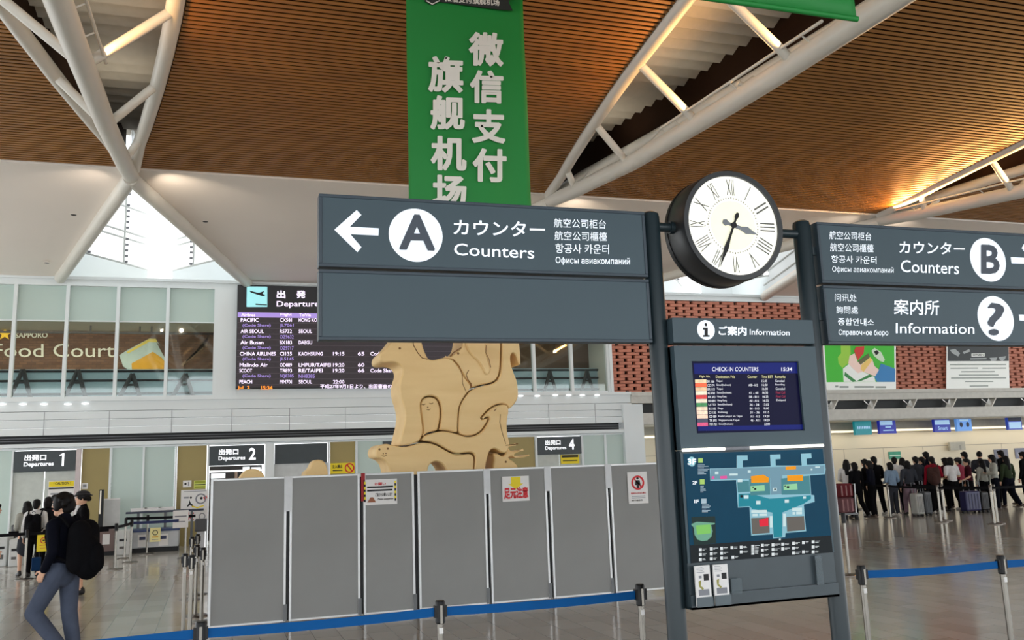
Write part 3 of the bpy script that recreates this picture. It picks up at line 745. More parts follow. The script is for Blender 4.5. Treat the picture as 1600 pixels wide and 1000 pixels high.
MB().box(XP+.4, XR, YR-.32, YR-.3, zc-.03, zc+.03).build('cove_tube', mat('cove_tube', (255, 246, 222), .5, emit=.9, var=0), cw)
zb_ = at(1400, 669, YR-.02).z
MB().box(XP+.4, XR, YR-.04, YR-.01, zb_, 3.3).build('upper_band', mat('band_grey', (168, 164, 152), .6), cw)  # grey band colour carries the shading of the recess above the cove
mb = MB(); mb.box(at(1345, 720, YR-.02).x, at(1378, 720, YR-.02).x, YR-.02, YR, 0, at(1370, 716, YR).z); mb.build('service_door', mat('service_door', (226, 218, 198), .6), cw)
for xx in (20.5, 25.5, 30.5): lamp('cove_lamp', 'AREA', (xx, YR-.45, zc-.03), 12, (1, .88, .68), (xx, YR-.12, 0.8), 4.6, sizey=.1)

# terminal signs hanging over the counters
cols = [((0, 128, 138), 'teal hanging counter sign, leftmost over the queue', 'ANA'), ((16, 30, 150), 'dark blue hanging counter sign next to the teal one', ''), ((20, 40, 150), 'blue hanging counter sign with a pale top band', 'Smart'), ((96, 150, 220), 'light blue hanging counter sign with dark marks', ''), ((30, 60, 160), 'blue and black hanging counter sign at the right edge', '')]
for k, (xa, ya, xb, yb) in enumerate([(1335, 657.5, 1363, 679), (1373, 656.5, 1401, 677), (1459, 655.5, 1486, 674.5), (1494, 653.5, 1519.5, 673), (1573.5, 651.5, 1598, 671)]):
    Y = 28.2; a, b = at(xa, ya, Y), at(xb, yb, Y)
    o = empty('counter_sign', ((a.x+b.x)/2, Y, b.z), cols[k][1], 'sign', 'hanging signs over the check-in counters')
    MB().box(a.x, b.x, Y, Y+.12, b.z, a.z).build('sign_box', mat('counter_sign_%s' % 'abcde'[k], cols[k][0], .4, emit=.45), o)
    wd, h = b.x-a.x, a.z-b.z; yy = Y-.004
    for s in (.2, .8): MB().tube([(a.x+s*wd, Y+.06, a.z), (a.x+s*wd, Y+.06, zl(654))], .02, 6).build('hanger', BLACK, o)
    mb = MB()
    if k == 0: [mb.box(a.x+wd*(.12+.1*i), a.x+wd*(.19+.1*i), yy-.004, yy, b.z+.42*h, b.z+.6*h) for i in range(8)]
    elif k == 1: mb.box(a.x+.05*wd, a.x+.8*wd, yy-.004, yy, b.z+.62*h, b.z+.92*h); mb.box(a.x+.35*wd, a.x+.7*wd, yy-.004, yy, b.z+.42*h, b.z+.52*h); mb.box(a.x+.2*wd, a.x+.85*wd, yy-.004, yy, b.z+.2*h, b.z+.27*h)
    elif k == 2: mb.box(a.x+.04*wd, a.x+.96*wd, yy-.004, yy, b.z+.58*h, b.z+.94*h); mb.text('Smart', a.x+.2*wd, a.x+.8*wd, b.z+.15*h, b.z+.45*h, yy-.004, .02)
    elif k == 3: mb.box(a.x+.2*wd, a.x+.8*wd, yy-.004, yy, b.z+.75*h, b.z+.9*h)
    else: mb.box(a.x+.06*wd, a.x+.94*wd, yy-.004, yy, b.z+.1*h, b.z+.6*h)
    mb.build('print', mat('counter_sign_pale', (170, 206, 240), .5, emit=.4, var=0), o)
    if k in (3, 4):
        mb = MB()
        if k == 3: mb.disc(a.x+.28*wd, b.z+.5*h, .1*wd, .2*h, yy-.006, yy, 12); mb.disc(a.x+.72*wd, b.z+.5*h, .1*wd, .2*h, yy-.006, yy, 12)
        else: mb.box(a.x+.04*wd, a.x+.96*wd, yy-.006, yy, b.z+.66*h, b.z+.96*h)
        mb.build('dark_print', mat('counter_sign_dark', (20, 28, 60), .5), o)
# notices on the counters wall
notice('poster', 'green poster on the cream wall above the queue', 'poster', 1388, 706, 1408, 717, YR-.02, [('r', mat('poster_pale', (190, 220, 205), .6), .08, .45, .95, .6)], mat('poster_green', (60, 150, 122), .6))
notice('poster', 'dark grey poster on the cream wall above the long haired woman', 'poster', 1552.5, 702.5, 1576, 717, YR-.02, [('r', mat('poster_mid', (170, 172, 184), .6), .2, .3, .7, .7)], mat('poster_slate', (112, 114, 128), .6))
notice('poster', 'blue grey poster at the right edge of the cream wall', 'poster', 1585, 700.5, 1606, 716, YR-.02, [('r', _M['poster_mid'], .2, .4, .8, .8)], mat('poster_blue', (118, 122, 142), .6))
notice('wall_box', 'grey wall box on the cream wall over the middle of the queue', 'wall box', 1481, 691, 1506, 703, YR-.12, [('r', mat('box_shade', (150, 148, 138), .6), .6, .4, .72, .95)], mat('box_grey', (178, 174, 160), .6), th=.1)
# large posters on the brick
Z7 = Zm(1280, 540, 5)
YP = YW-.1
gp_ = empty('advert_poster', at(1343, 575, YP), 'green poster of a cartoon hand holding cards, under the information sign', 'poster')
def pcol(n, c): return mat('poster_'+n, c, .5, emit=.12, var=.0)
k = 0
def layer(par, nm, pts, m, d):
    mb = MB(); ppoly(mb, Z7, pts, YP, YP-.004*d); mb.build(nm, m, par)
layer(gp_, 'board', [(25, -60), (598, -60), (600, 350), (50, 352)], pcol('white', (238, 242, 238)), 0)
layer(gp_, 'green_print', [(38, -50), (585, -50), (588, 284), (58, 286)], pcol('bright_green', (58, 186, 40)), 1)
layer(gp_, 'lime_print', [(165, -50), (240, -50), (245, 60), (225, 140), (180, 175), (150, 140), (145, 90), (170, 60)], pcol('lime', (152, 206, 62)), 2)
layer(gp_, 'paper_print', [(185, 180), (230, 145), (330, 200), (430, 245), (440, 284), (190, 284)], pcol('white', (238, 242, 238)), 2)
layer(gp_, 'dark_green_print', [(195, 235), (260, 284), (330, 275), (425, 235), (400, 220), (290, 278), (200, 205)], pcol('deep_green', (40, 130, 60)), 3)
layer(gp_, 'sleeve_print', [(430, 245), (465, 190), (480, 140), (590, 180), (590, 284), (450, 284)], pcol('azure', (38, 124, 186)), 3)
layer(gp_, 'hand_print', [(225, 140), (235, 80), (275, 60), (300, 130), (380, 130), (410, 100), (430, 160), (465, 190), (435, 240), (340, 205), (300, 215), (262, 180)], pcol('skin', (242, 212, 200)), 4)
layer(gp_, 'red_card_print', [(270, 40), (285, 10), (350, 5), (345, 60), (300, 115)], pcol('red', (206, 44, 36)), 5)
layer(gp_, 'olive_card_print', [(300, 125), (380, 62), (395, 90), (320, 150)], pcol('olive', (96, 96, 56)), 5)
layer(gp_, 'gold_card_print', [(322, 190), (328, 150), (395, 90), (412, 115), (345, 205)], pcol('gold', (236, 200, 110)), 5)
layer(gp_, 'device_print', [(405, 40), (430, 18), (480, 50), (510, 110), (500, 130), (470, 120), (425, 80)], pcol('mint', (206, 226, 200)), 5)
layer(gp_, 'screen_print', [(425, 48), (448, 35), (466, 58), (440, 76)], INK, 6)
for (x, y, wd) in ((125, 312, 22), (158, 316, 70), (275, 316, 150), (440, 318, 80)): layer(gp_, 'caption_print', [(x, y), (x+wd, y), (x+wd, y+14), (x, y+14)], mat('caption_grey', (150, 160, 154), .6), 2)
ap = empty('advert_poster', at(1528, 575, YP), 'white poster with black upper part showing gadgets, on the brick', 'poster')
layer(ap, 'board', [(995, -60), (1478, -60), (1488, 335), (992, 342)], pcol('white', (238, 242, 238)), 0)
layer(ap, 'dark_print', [(1003, -55), (1476, -55), (1480, 120), (1003, 122)], mat('poster_dark', (44, 52, 56), .5), 1)
layer(ap, 'tag_print', [(1188, 62), (1292, 60), (1292, 84), (1188, 86)], pcol('white', (238, 242, 238)), 2)
mb = MB(); mb.textq('CITIZEN', quad(Z7, 1196, 65, 1284, 80, YP), YP-.012, .02); mb.build('lettering', INK, ap)
layer(ap, 'gadget_print', [(1020, 35), (1060, 25), (1100, 60), (1085, 85), (1040, 60)], mat('gadget_grey', (170, 178, 180), .5), 2)
layer(ap, 'gadget_print', [(1120, 50), (1170, 28), (1180, 45), (1130, 65)], _M['gadget_grey'], 2)
layer(ap, 'gadget_print', [(1330, 95), (1390, 92), (1380, 118), (1345, 120)], _M['gadget_grey'], 2)
layer(ap, 'gadget_print', [(1400, 90), (1460, 82), (1450, 105), (1430, 122), (1410, 112)], _M['gadget_grey'], 2)
layer(ap, 'gadget_print', [(1180, 98), (1306, 96), (1306, 106), (1180, 108)], _M['gadget_grey'], 2)
for y, a, b in ((148, 1020, 1460), (176, 1025, 1240), (176, 1275, 1460), (203, 1110, 1370), (230, 1090, 1400), (253, 1030, 1460), (280, 1140, 1360), (315, 1175, 1320)):
    layer(ap, 'caption_print', [(a, y-3), (b, y-4), (b, y+4), (a, y+5)], _M['caption_grey'], 1)

# ================================================================ SIGNPOST IN FRONT
YS = 5.56
px1, px2 = 2.925, 4.20
sp = empty('signpost', ((px1+px2)/2, 5.62, 0), 'two dark slate steel posts carrying the clock and counter signs', 'signpost')
for x in (px1, px2):
    MB().lathe([(.066, 0), (.066, 3.60), (.06, 3.625), (.035, 3.64)], (x, 5.62, 0), 28).build('post', POLE, sp, True)
    MB().lathe([(.14, 0), (.14, .015)], (x, 5.62, 0), 28).build('base_plate', POLE, sp)
def signboard(name, label, xa, xb, za, zb, y0=YS, th=.09):
    o = empty(name, ((xa+xb)/2, y0+th/2, za), label, 'sign')
    bev(MB().box(xa, xb, y0+.012, y0+th, za, zb).build('casing', SIGNF, o), .006)
    MB().box(xa+.022, xb-.022, y0, y0+.014, za+.022, zb-.022).build('face_panel', SIGN, o)
    mb = MB(); r = .022
    for q in ((xa, xb, za, za+r), (xa, xb, zb-r, zb), (xa, xa+r, za+r, zb-r), (xb-r, xb, za+r, zb-r)): mb.box(q[0], q[1], y0-.006, y0+.02, q[2], q[3])
    bev(mb.build('frame', SIGNF, o), .004)
    return o
zt, zg0, zg1, zb = 3.62, at(498, 416.5, YS).z, at(498, 420.5, YS).z, 2.685
xa, xb = at(498, 400, YS).x, px1-.075
A = signboard('counter_sign', 'slate hanging sign with left arrow and circled letter A', xa, xb, zg0, zt)
B0 = signboard('blank_sign', 'blank slate sign under the letter A sign', xa, xb, zb, zg1)
xc = at(1279, 385, YS).x; xd = xc+(xb-xa)
Bs = signboard('counter_sign', 'slate hanging sign with circled letter B and right arrow', xc, xd, zg0, zt)
Is = signboard('information_sign', 'slate sign with circled question mark under the letter B sign', xc, xd, zb, zg1)
mb = MB()
for z in (3.4, 2.9):
    mb.box(xb-.02, px1, 5.59, 5.63, z-.03, z+.03); mb.box(px2, xc+.02, 5.59, 5.63, z-.03, z+.03)
mb.build('arm', POLE, sp)
ZA = Zm(490, 290, 3.077); YT = YS-.004
def sub(pts, mb, Z=ZA, Y=YT): ppoly(mb, Z, pts, Y, None, .003)
mb = MB()
sub([(100, 212), (207, 117), (230, 141), (174, 198), (313, 205), (312, 240), (176, 233), (230, 296), (211, 320)], mb)
c = at(*ZA(492, 238), YT); R = (at(*ZA(622, 240), YT).x-at(*ZA(363, 232), YT).x)/2
mb.disc(c.x, c.z, R, R, YT, YT+.003, 48)
for t, q, bo in (('カウンター', (672, 163, 1112, 236, .03), .014), ('Counters', (675, 277, 1060, 335, .045), .006), ('航空公司柜台', (1155, 157, 1405, 201, .03), .004), ('航空公司櫃檯', (1158, 218, 1410, 262, .025), .004), ('항공사 카운터', (1162, 278, 1420, 325, .02), .008), ('Офисы авиакомпаний', (1163, 341, 1520, 381, .02), .012)):
    mb.textq(t, quad(ZA, *q[:4], YT, q[4]), YT-.001, bo)
mb.build('lettering', LETW, A)
mb = MB(); mb.textq('A', quad(ZA, 410, 137, 584, 309, YT, .03), YT-.004, .03); mb.build('circled_letter', LETD, A)
ZB = Zm(1260, 330, 4.347)
mb = MB()
for t, q, bo in (('航空公司柜台', (155, 134, 440, 190, .04), .004), ('航空公司櫃檯', (160, 216, 455, 273, .03), .004), ('항공사 카운터', (168, 298, 475, 350, .03), .008), ('Офисы авиакомпаний', (175, 372, 592, 421, .02), .004), ('カウンター', (630, 202, 1075, 285, .03), .014), ('Counters', (640, 331, 1035, 414, .04), .006)):
    mb.textq(t, quad(ZB, *q[:4], YT, q[4]), YT-.001, bo)
c = at(*ZB(1235, 330), YT); Rb = (at(*ZB(1235, 183), YT).z-at(*ZB(1235, 478), YT).z)/2
mb.disc(c.x, c.z, Rb, Rb, YT, YT+.003, 48)
def arrow_r(mb, x, z, L, h):   # right-pointing arrow, shaft starting at x
    t = h*.085
    mb.prism([(x, z-t), (x+L*.62, z-t), (x+L*.42, z-h*.36), (x+L*.52, z-h*.48), (x+L, z), (x+L*.52, z+h*.48), (x+L*.42, z+h*.36), (x+L*.62, z+t), (x, z+t)], YT, YT+.003)
p = at(*ZB(1392, 333), YT); arrow_r(mb, p.x, p.z, .31, .30)
mb.build('lettering', LETW, Bs)
mb = MB(); mb.textq('B', quad(ZB, 1183, 226, 1310, 426, YT, .03), YT-.004, .03); mb.build('circled_letter', LETD, Bs)
mb = MB()
for t, q, bo in (('问讯处', (192, 560, 340, 612, .02), .004), ('詢問處', (202, 643, 350, 695, .02), .004), ('종합안내소', (213, 724, 458, 775, .02), .008), ('Справочное бюро', (217, 803, 555, 850, .01), .012), ('案内所', (592, 598, 900, 702, .02), .012), ('Information', (606, 758, 1140, 830, .01), .006)):
    mb.textq(t, quad(ZB, *q[:4], YT, q[4]), YT-.001, bo)
c = at(*ZB(1287, 728), YT); mb.disc(c.x, c.z, Rb, Rb, YT, YT+.003, 48)
p = at(*ZB(1447, 722), YT); arrow_r(mb, p.x, p.z, .26, .28)
mb.build('lettering', LETW, Is)
mb = MB(); mb.textq('?', quad(ZB, 1226, 622, 1343, 845, YT, .01), YT-.004, .012); mb.build('circled_letter', LETD, Is)

# ---- clock between the posts
YC = 5.46
cc = at(1147.6, 351.3, YC); Ri = (at(1217.5, 352, YC).x-at(1078, 350, YC).x)/2; Ro = Ri*1.115; cx, cz = cc.x, cc.z
ck = empty('clock', (cx, 5.62, cz), 'round dark cased station clock with roman numerals between two posts', 'clock')
prof = [(Ro*.985, YC), (Ro, YC+.02), (Ro, 5.75), (Ro*.96, 5.775)]
vs_ = []; n = 56
mb = MB()
for r, y in [(Ri, YC+.025), (Ri, YC)]+prof:
    for j in range(n): a = 2*math.pi*j/n; vs_.append((cx+r*math.cos(a), y, cz+r*math.sin(a)))
k = len(prof)+2
mb.add(vs_, [(i*n+j, i*n+(j+1) % n, (i+1)*n+(j+1) % n, (i+1)*n+j) for i in range(k-1) for j in range(n)]+[tuple(range((k-1)*n, k*n))])
mb.build('casing', mat('clock_case', (34, 36, 38), .42), ck, True)
mb = MB(); mb.ring(cx, cz, Ro*.99, Ro*1.012, 5.70, 5.73, 56); mb.build('casing_seam', BLACK, ck)
dl = MB().disc(cx, cz, Ri+.003, Ri+.003, YC+.02, YC+.03, 56).build('dial', mat('dial_white', (252, 250, 238), .3, emit=.55, var=.03, scale=3), ck)
mb = MB(); mb.disc(cx, cz, Ri*.5, Ri*.5, YC+.0185, YC+.0195, 40)
mb.build('dial_centre', mat('dial_ivory', (236, 232, 206), .3, emit=.5, var=.05, scale=5), dl)
NUM = mat('numeral_grey', (98, 98, 92), .5)
for i, t in enumerate(('XII', 'I', 'II', 'III', 'IIII', 'V', 'VI', 'VII', 'VIII', 'IX', 'X', 'XI')):
    mb = MB(); gv, gf = glyphs(t, -.018 if t not in ('XII', 'IIII') else 0.0); a = math.radians(30*i); hgt = .33*Ri; wd = {1: .016, 2: .11, 3: .15, 4: .2}[len(t) if t not in ('V', 'X') else 2]*Ri*1.15
    o = []
    for u, v, _l in gv:
        x, r = (u-.5)*wd, .61*Ri+v*hgt
        o.append((cx+x*math.cos(a)+r*math.sin(a), YC+.017, cz-x*math.sin(a)+r*math.cos(a)))
    mb.add(o, gf); mb.build('numeral', NUM, ck)
mb = MB()
for i in range(60):
    a = math.radians(6*i); r0, r1 = .535*Ri, (.565 if i % 5 else .58)*Ri; h = .004
    d = Vector((math.sin(a), 0, math.cos(a))); q = Vector((math.cos(a), 0, -math.sin(a))); b = Vector((cx, YC+.017, cz))
    mb.add([b+d*r0-q*h, b+d*r0+q*h, b+d*r1+q*h, b+d*r1-q*h], [(0, 1, 2, 3)])
mb.build('minute_track', mat('track_grey', (150, 148, 130), .5), dl)
def hand(name, deg, L, back, wd, y, m):
    a = math.radians(deg); d = Vector((math.sin(a), 0, math.cos(a))); q = Vector((math.cos(a), 0, -math.sin(a))); b = Vector((cx, y, cz))
    pts = [b-d*back-q*wd*.5, b-d*back*.7-q*wd*.9, b-d*back*.45-q*wd*.4, b+d*L*.3-q*wd*.5, b+d*L*.55-q*wd, b+d*L*.8-q*wd*.4, b+d*L, b+d*L*.8+q*wd*.4, b+d*L*.55+q*wd, b+d*L*.3+q*wd*.5, b-d*back*.45+q*wd*.4, b-d*back*.7+q*wd*.9, b-d*back+q*wd*.5]
    MB().prism([(p.x, p.z) for p in pts], y, y+.004).build(name, m, ck)
hand('hour_hand', 107, .56*Ri, .24*Ri, .028, YC+.012, mat('hand_pale', (120, 124, 128), .25, .6))
hand('minute_hand', 204, .93*Ri, .28*Ri, .018, YC+.006, BLACK)
MB().disc(cx, cz, .022, .022, YC+.002, YC+.012, 16).build('hub', BLACK, ck)
for s, xe in ((-1, px1+.05), (1, px2-.05)):
    MB().tube([(cx+s*Ro*.95, 5.62, cz+.0), (xe, 5.62, cz+.0)], .034, 16).build('mounting_arm', POLE, ck, True)
    MB().tube([(cx+s*Ro*.98, 5.62, cz), (cx+s*(Ro+.03), 5.62, cz)], .045, 16).build('arm_collar', POLE, ck, True)

# ---- information board between the posts
YI = 5.50
x0, x1 = at(1050, 497, YI).x, at(1312, 933, YI).x
z1, zh0, zp1 = at(1052, 496, YI).z, at(1054, 535.5, YI).z, at(1055, 540, YI).z
zbar = at(1160, 702, YI).z
zm1, zl1, zm0, zs0 = at(1069, 709, YI).z, at(1083, 852, YI).z, at(1084, 880, YI).z, at(1088, 953, YI).z
ib = empty('information_board', ((x0+x1)/2, 5.56, zs0), 'tall slate information board with screen and floor map between the posts', 'information board')
bev(MB().box(x0, x1, YI, YI+.13, zh0, z1).build('header_panel', SIGN, ib), .004)
zi = at(1065, 703.5, YI).z
sx0, sx1 = at(*Zm(1030, 480, 4.166)(222, 500), YI).x, at(*Zm(1030, 480, 4.166)(920, 500), YI).x
Zi = Zm(1030, 480, 4.166)
sz1, sz0 = at(*Zi(560, 352), YI).z, at(*Zi(600, 812), YI).z
mb = MB()   # front plate around the screen opening
for q in ((x0, sx0, zi, zp1), (sx1, x1, zi, zp1), (sx0, sx1, sz1, zp1), (sx0, sx1, zi, sz0)): mb.box(q[0], q[1], YI, YI+.02, q[2], q[3])
mb.box(x0, x1, YI+.06, YI+.13, zi, zp1)
mb.box(x0, x0+.01, YI+.02, YI+.13, zi, zp1); mb.box(x1-.01, x1, YI+.02, YI+.13, zi, zp1)
mb.build('screen_housing', SIGN, ib)
MB().box(x0+.02, x1-.02, YI+.03, YI+.12, zh0-.002, z1-.0 if False else zh0+.002).build('shadow_gap', BLACK, ib)
MB().box(x0, x1, YI+.02, YI+.13, zs0+.01, zi-.004).build('lower_back', mat('slate_dark', (50, 62, 68), .4), ib)
scr = MB().box(sx0-.005, sx1+.005, YI+.024, YI+.03, sz0-.005, sz1+.005).build('screen', mat('screen_navy', (16, 16, 44), .3, emit=.4, var=.1, scale=4, spec=.06), ib)
ZQ = Zm(1075, 550, 7.142); YQ = YI+.022
def rowq(mb, t, a, b, y, h, bo=.0): mb.textq(t, quad(ZQ, a, y-h/2, b, y+h/2, YQ), YQ-.001, bo)
mb = MB()
ppoly(mb, ZQ, [(62, 128), (1235, 118), (1242, 236), (72, 246)], YQ, YQ+.0005, .001); ppoly(mb, ZQ, [(112, 830), (1300, 810), (1310, 862), (116, 880)], YQ, YQ+.0005, .001)
mb.build('title_band', mat('screen_blue', (24, 32, 100), .3, emit=.4, var=0, spec=.06), scr)
mw = MB(); my = MB(); mr = MB()
rowq(mw, 'CHECK-IN COUNTERS', 268, 785, 192, 46, .0); rowq(mw, '15:34', 1040, 1160, 192, 42, .01)
for t, a, b in (('Flight No.', 130, 246), ('Destination / Via', 310, 524), ('Counter', 665, 770), ('Time', 820, 880), ('EST', 893, 946), ('Remarks', 970, 1085)): rowq(my, t, a, b, 276, 30)
dest = ['Taipei', 'Seoul(Incheon)', 'Taipei', 'Seoul(Incheon)', 'Hong Kong', 'Hong Kong', 'Seoul(Incheon)', 'Daegu', 'Kaohsiung', 'Kuala Lumpur via Taipei', 'Singapore via Taipei', 'Seoul(Incheon)']
cts = ['', 'A08 - A12', '', '41 - 48', 'B8 - B11', 'A8 - A16', '36 - 38', 'B6 - B10', '31 - 36', 'A11 - A13', '46 - A11', '']
tms = ['15:05', '16:00', '16:00', '16:30', '16:25', '16:35', '17:05', '18:00', '18:15', '19:20', '19:20', '22:00']
rem = ['Canceled', 'Boarding', 'Canceled', 'Final Call', 'Final Call', 'Delayed']
fls = ['BR 166', 'OZ 174', 'BR 115', 'KE 8768', 'HX 693', 'UO 891', 'LJ 752', 'BX 183', 'CI 135', 'OD 889', 'TR 893', 'MM 701']
lg = [(214, 190, 150), (226, 84, 30), (206, 170, 130), (220, 206, 180), (196, 30, 26), (216, 200, 176), (38, 120, 62), (222, 196, 168), (226, 200, 176), (222, 190, 166), (40, 44, 70), (200, 60, 110)]
for i in range(12):
    y = 328+i*43.6; s = i*2.6
    rowq(mw, fls[i], 212+s, 292+s, y, 26); rowq(mw, dest[i], 315+s, 315+s+11.5*len(dest[i]), y-2, 28)
    if cts[i]: rowq(mw, cts[i], 672+s, 776+s, y-2, 26)
    rowq(mw, tms[i], 822+s, 884+s, y-4, 26)
    if i < 6: rowq(mr if i in (3, 4) else mw, rem[i], 972+s, 1075+s, y-6, 26)
    lb = MB(); ppoly(lb, ZQ, [(78+s*.9, y-20), (204+s*.6, y-22), (206+s*.6, y+19), (80+s*.9, y+21)], YQ, YQ-.0005, .001); lb.build('airline_tile', mat('tile_%s' % 'abcdefghijkl'[i], lg[i], .4, emit=.5, var=.25, scale=40), scr)
mw.build('white_lettering', mat('screen_white', (214, 214, 220), .5, emit=.7, var=0), scr); my.build('heading_lettering', mat('screen_sand', (214, 206, 150), .5, emit=.6, var=0), scr); mr.build('red_lettering', mat('screen_red', (150, 20, 60), .5, emit=.6, var=0), scr)
# header lettering
YH = YI-.003
mb = MB(); c = at(*Zi(305, 148), YH); r = (at(*Zi(305, 85), YH).z-at(*Zi(305, 212), YH).z)/2; mb.disc(c.x, c.z, r, r, YH, YH+.004, 36)
mb.textq('ご案内', quad(Zi, 385, 121, 568, 183, YH, .02), YH-.001, .03); mb.textq('Information', quad(Zi, 588, 142, 848, 180, YH, .02), YH-.001, .012)
mb.build('header_lettering', LETW, ib)
mb = MB()
ppoly(mb, Zi, [(283, 134), (315, 134), (315, 182), (327, 182), (327, 193), (283, 193), (283, 182), (294, 182), (294, 146), (283, 146)], YH, YH-.003, .002)
p = at(*Zi(303, 114), YH); mb.disc(p.x, p.z, .011, .011, YH-.003, YH-.001, 16)
mb.build('information_mark', INK, ib)
# lamp bar
lb = MB().tube([(x0+.0, YI-.02, zi), (x1-.03, YI-.02, zi)], .011, 10).build('lamp_bar', mat('lamp_tube', (255, 252, 240), emit=1.3, var=0), ib)
MB().tube([(at(1130, 704, YI).x, YI-.02, zi), (at(1168, 703, YI).x, YI-.02, zi)], .013, 10).build('lamp_joint', INKG, lb)
# map
ZM = Zm(1060, 700, 5.554); YM = YI+.008
MB().box(x0, x1, YM+.004, YI+.03, zm0-.0, zi-.02).build('map_carrier', SIGN, ib)
mp_ = MB(); xr = at(*ZM(1300, 420), YI).x
mx0, mx1 = x0+.02, at(*ZM(1290, 400), YM).x
mp_.box(mx0, mx1, YM, YM+.005, zm0, zm1); mp_ = mp_.build('floor_map', mat('map_teal', (2, 58, 82), .35, emit=.1, var=.04, spec=.1), ib)
mz = zl1
MB().box(mx0, mx1, YM-.001, YM+.001, zm0, mz).build('legend_band', mat('map_dark', (30, 35, 38), .4, spec=.1), mp_)
def ml(nm, polys, colr, d, em=.14):
    m = mat('map_'+nm, colr, .4, emit=em*.6, var=0, spec=.1)
    if len(polys) <= 6:
        for p in polys: mb = MB(); ppoly(mb, ZM, p, YM, YM-.0006*d, .0005); mb.build(nm, m, mp_)
        return
    mb = MB()
    for p in polys: ppoly(mb, ZM, p, YM, YM-.0006*d, .0005)
    mb.build(nm, m, mp_)
B4 = lambda a, b, c, d, s=-.02: [(a, b), (c, b+s*(c-a)), (c, d+s*(c-a)), (a, d)]
ml('outline', [[(272, 178), (505, 172), (505, 65), (600, 64), (602, 105), (558, 108), (560, 168), (800, 158), (795, 58), (884, 54), (886, 95), (842, 98), (845, 152), (1070, 152), (1062, 50), (1152, 46), (1156, 88), (1112, 92), (1116, 146), (1272, 140), (1278, 185), (1270, 228), (1142, 238), (1152, 405), (1178, 410), (1182, 468), (1088, 492), (1096, 590), (1108, 722), (930, 738), (926, 775), (822, 784), (818, 748), (632, 760), (616, 512), (516, 518), (500, 278), (276, 285)]], (142, 190, 204), 1)
ml('concourse', [[(280, 184), (1268, 150), (1264, 222), (900, 236), (900, 400), (800, 405), (795, 262), (500, 270), (282, 276)]], (116, 152, 168), 2)
ml('landside', [[(520, 400), (620, 395), (790, 440), (900, 432), (1148, 410), (1150, 440), (1085, 485), (900, 560), (900, 770), (826, 776), (815, 560), (640, 530), (618, 505), (520, 510)]], (36, 134, 150), 3)
ml('hall', [[(612, 270), (790, 262), (795, 405), (625, 412)], [(890, 265), (1135, 240), (1145, 400), (895, 405)], [(510, 290), (610, 285), (618, 380), (516, 385)]], (74, 132, 140), 4)
ml('shop', [[(628, 245), (735, 230), (782, 258), (780, 298), (630, 302)], [(942, 238), (1078, 232), (1080, 284), (944, 288)], [(928, 162), (1018, 156), (1020, 184), (930, 190)]], (238, 150, 20), 5, .2)
ml('restroom', [[(622, 330), (745, 322), (748, 372), (624, 378)], [(910, 318), (1028, 308), (1032, 360), (912, 366)]], (150, 208, 160), 5)
ml('counter', [[(630, 608), (786, 602), (790, 736), (640, 748)], [(936, 598), (1088, 590), (1096, 712), (942, 725)]], (104, 98, 92), 5)
ml('here', [[(698, 624), (776, 604), (778, 676), (704, 682)]], (222, 40, 60), 6, .2)
ml('lounge', [[(286, 248), (310, 244), (310, 268), (288, 270)], [(360, 244), (418, 240), (420, 264), (362, 268)]], (226, 90, 160), 5)
lab = [B4(630, 540, 764, 564), B4(640, 572, 685, 592), B4(700, 570, 765, 590), B4(984, 520, 1070, 548), B4(988, 555, 1010, 578), B4(1020, 552, 1070, 576), B4(565, 410, 606, 440), B4(672, 458, 710, 490), B4(920, 448, 956, 475), B4(818, 345, 852, 374), B4(315, 205, 345, 228), B4(440, 222, 512, 240), B4(512, 272, 552, 296), B4(600, 195, 625, 215), B4(1145, 180, 1160, 195), B4(1185, 160, 1225, 172), B4(1080, 420, 1104, 440), B4(870, 785, 886, 800), B4(790, 590, 815, 690), B4(905, 570, 930, 680)]
ml('label', lab, (206, 226, 226), 6)
ml('pictogram', [B4(655, 348, 672, 364), B4(938, 330, 958, 350), B4(534, 408, 556, 430), B4(828, 352, 842, 366), B4(640, 335, 652, 345), B4(918, 326, 928, 336)], (20, 24, 26), 7, .0)
mb = MB()
p = at(*ZM(116, 118), YM); mb.disc(p.x, p.z, .028, .033, YM-.001, YM, 28); mb.build('floor_badge', mat('map_badge', (120, 180, 190), .3, emit=.14, var=0), mp_)
mb = MB()
mb.textq('3F', quad(ZM, 78, 92, 152, 146, YM), YM-.002, .03); mb.textq('2F', quad(ZM, 120, 285, 162, 315, YM), YM-.002, .03); mb.textq('1F', quad(ZM, 136, 448, 174, 478, YM), YM-.002, .03)
mb.build('floor_lettering', LETW, mp_)
ml('floor_icon', [B4(172, 90, 210, 128), B4(185, 272, 225, 315)], (170, 206, 110), 3)
fl_lines = [B4(168, 145+i*13, 168+random.randint(40, 100), 150+i*13) for i in range(7)]+[B4(190, 330+i*12, 190+random.randint(24, 52), 335+i*12) for i in range(5)]+[B4(198, 440, 242, 482)]+[B4(204, 492+i*12, 204+random.randint(30, 76), 497+i*12) for i in range(6)]
ml('floor_list', fl_lines, (170, 190, 200), 3)
ml('overview', [[(112, 600), (318, 592), (326, 826), (135, 845)]], (34, 50, 48), 2)
ml('overview_plan', [[(112, 660), (160, 640), (315, 650), (315, 660), (282, 668), (296, 720), (285, 770), (250, 802), (205, 808), (165, 795), (138, 750), (132, 690), (112, 668)]], (112, 164, 140), 3)
ml('overview_zone', [[(150, 672), (275, 662), (280, 740), (160, 752)]], (130, 196, 100), 4)
lgd = []
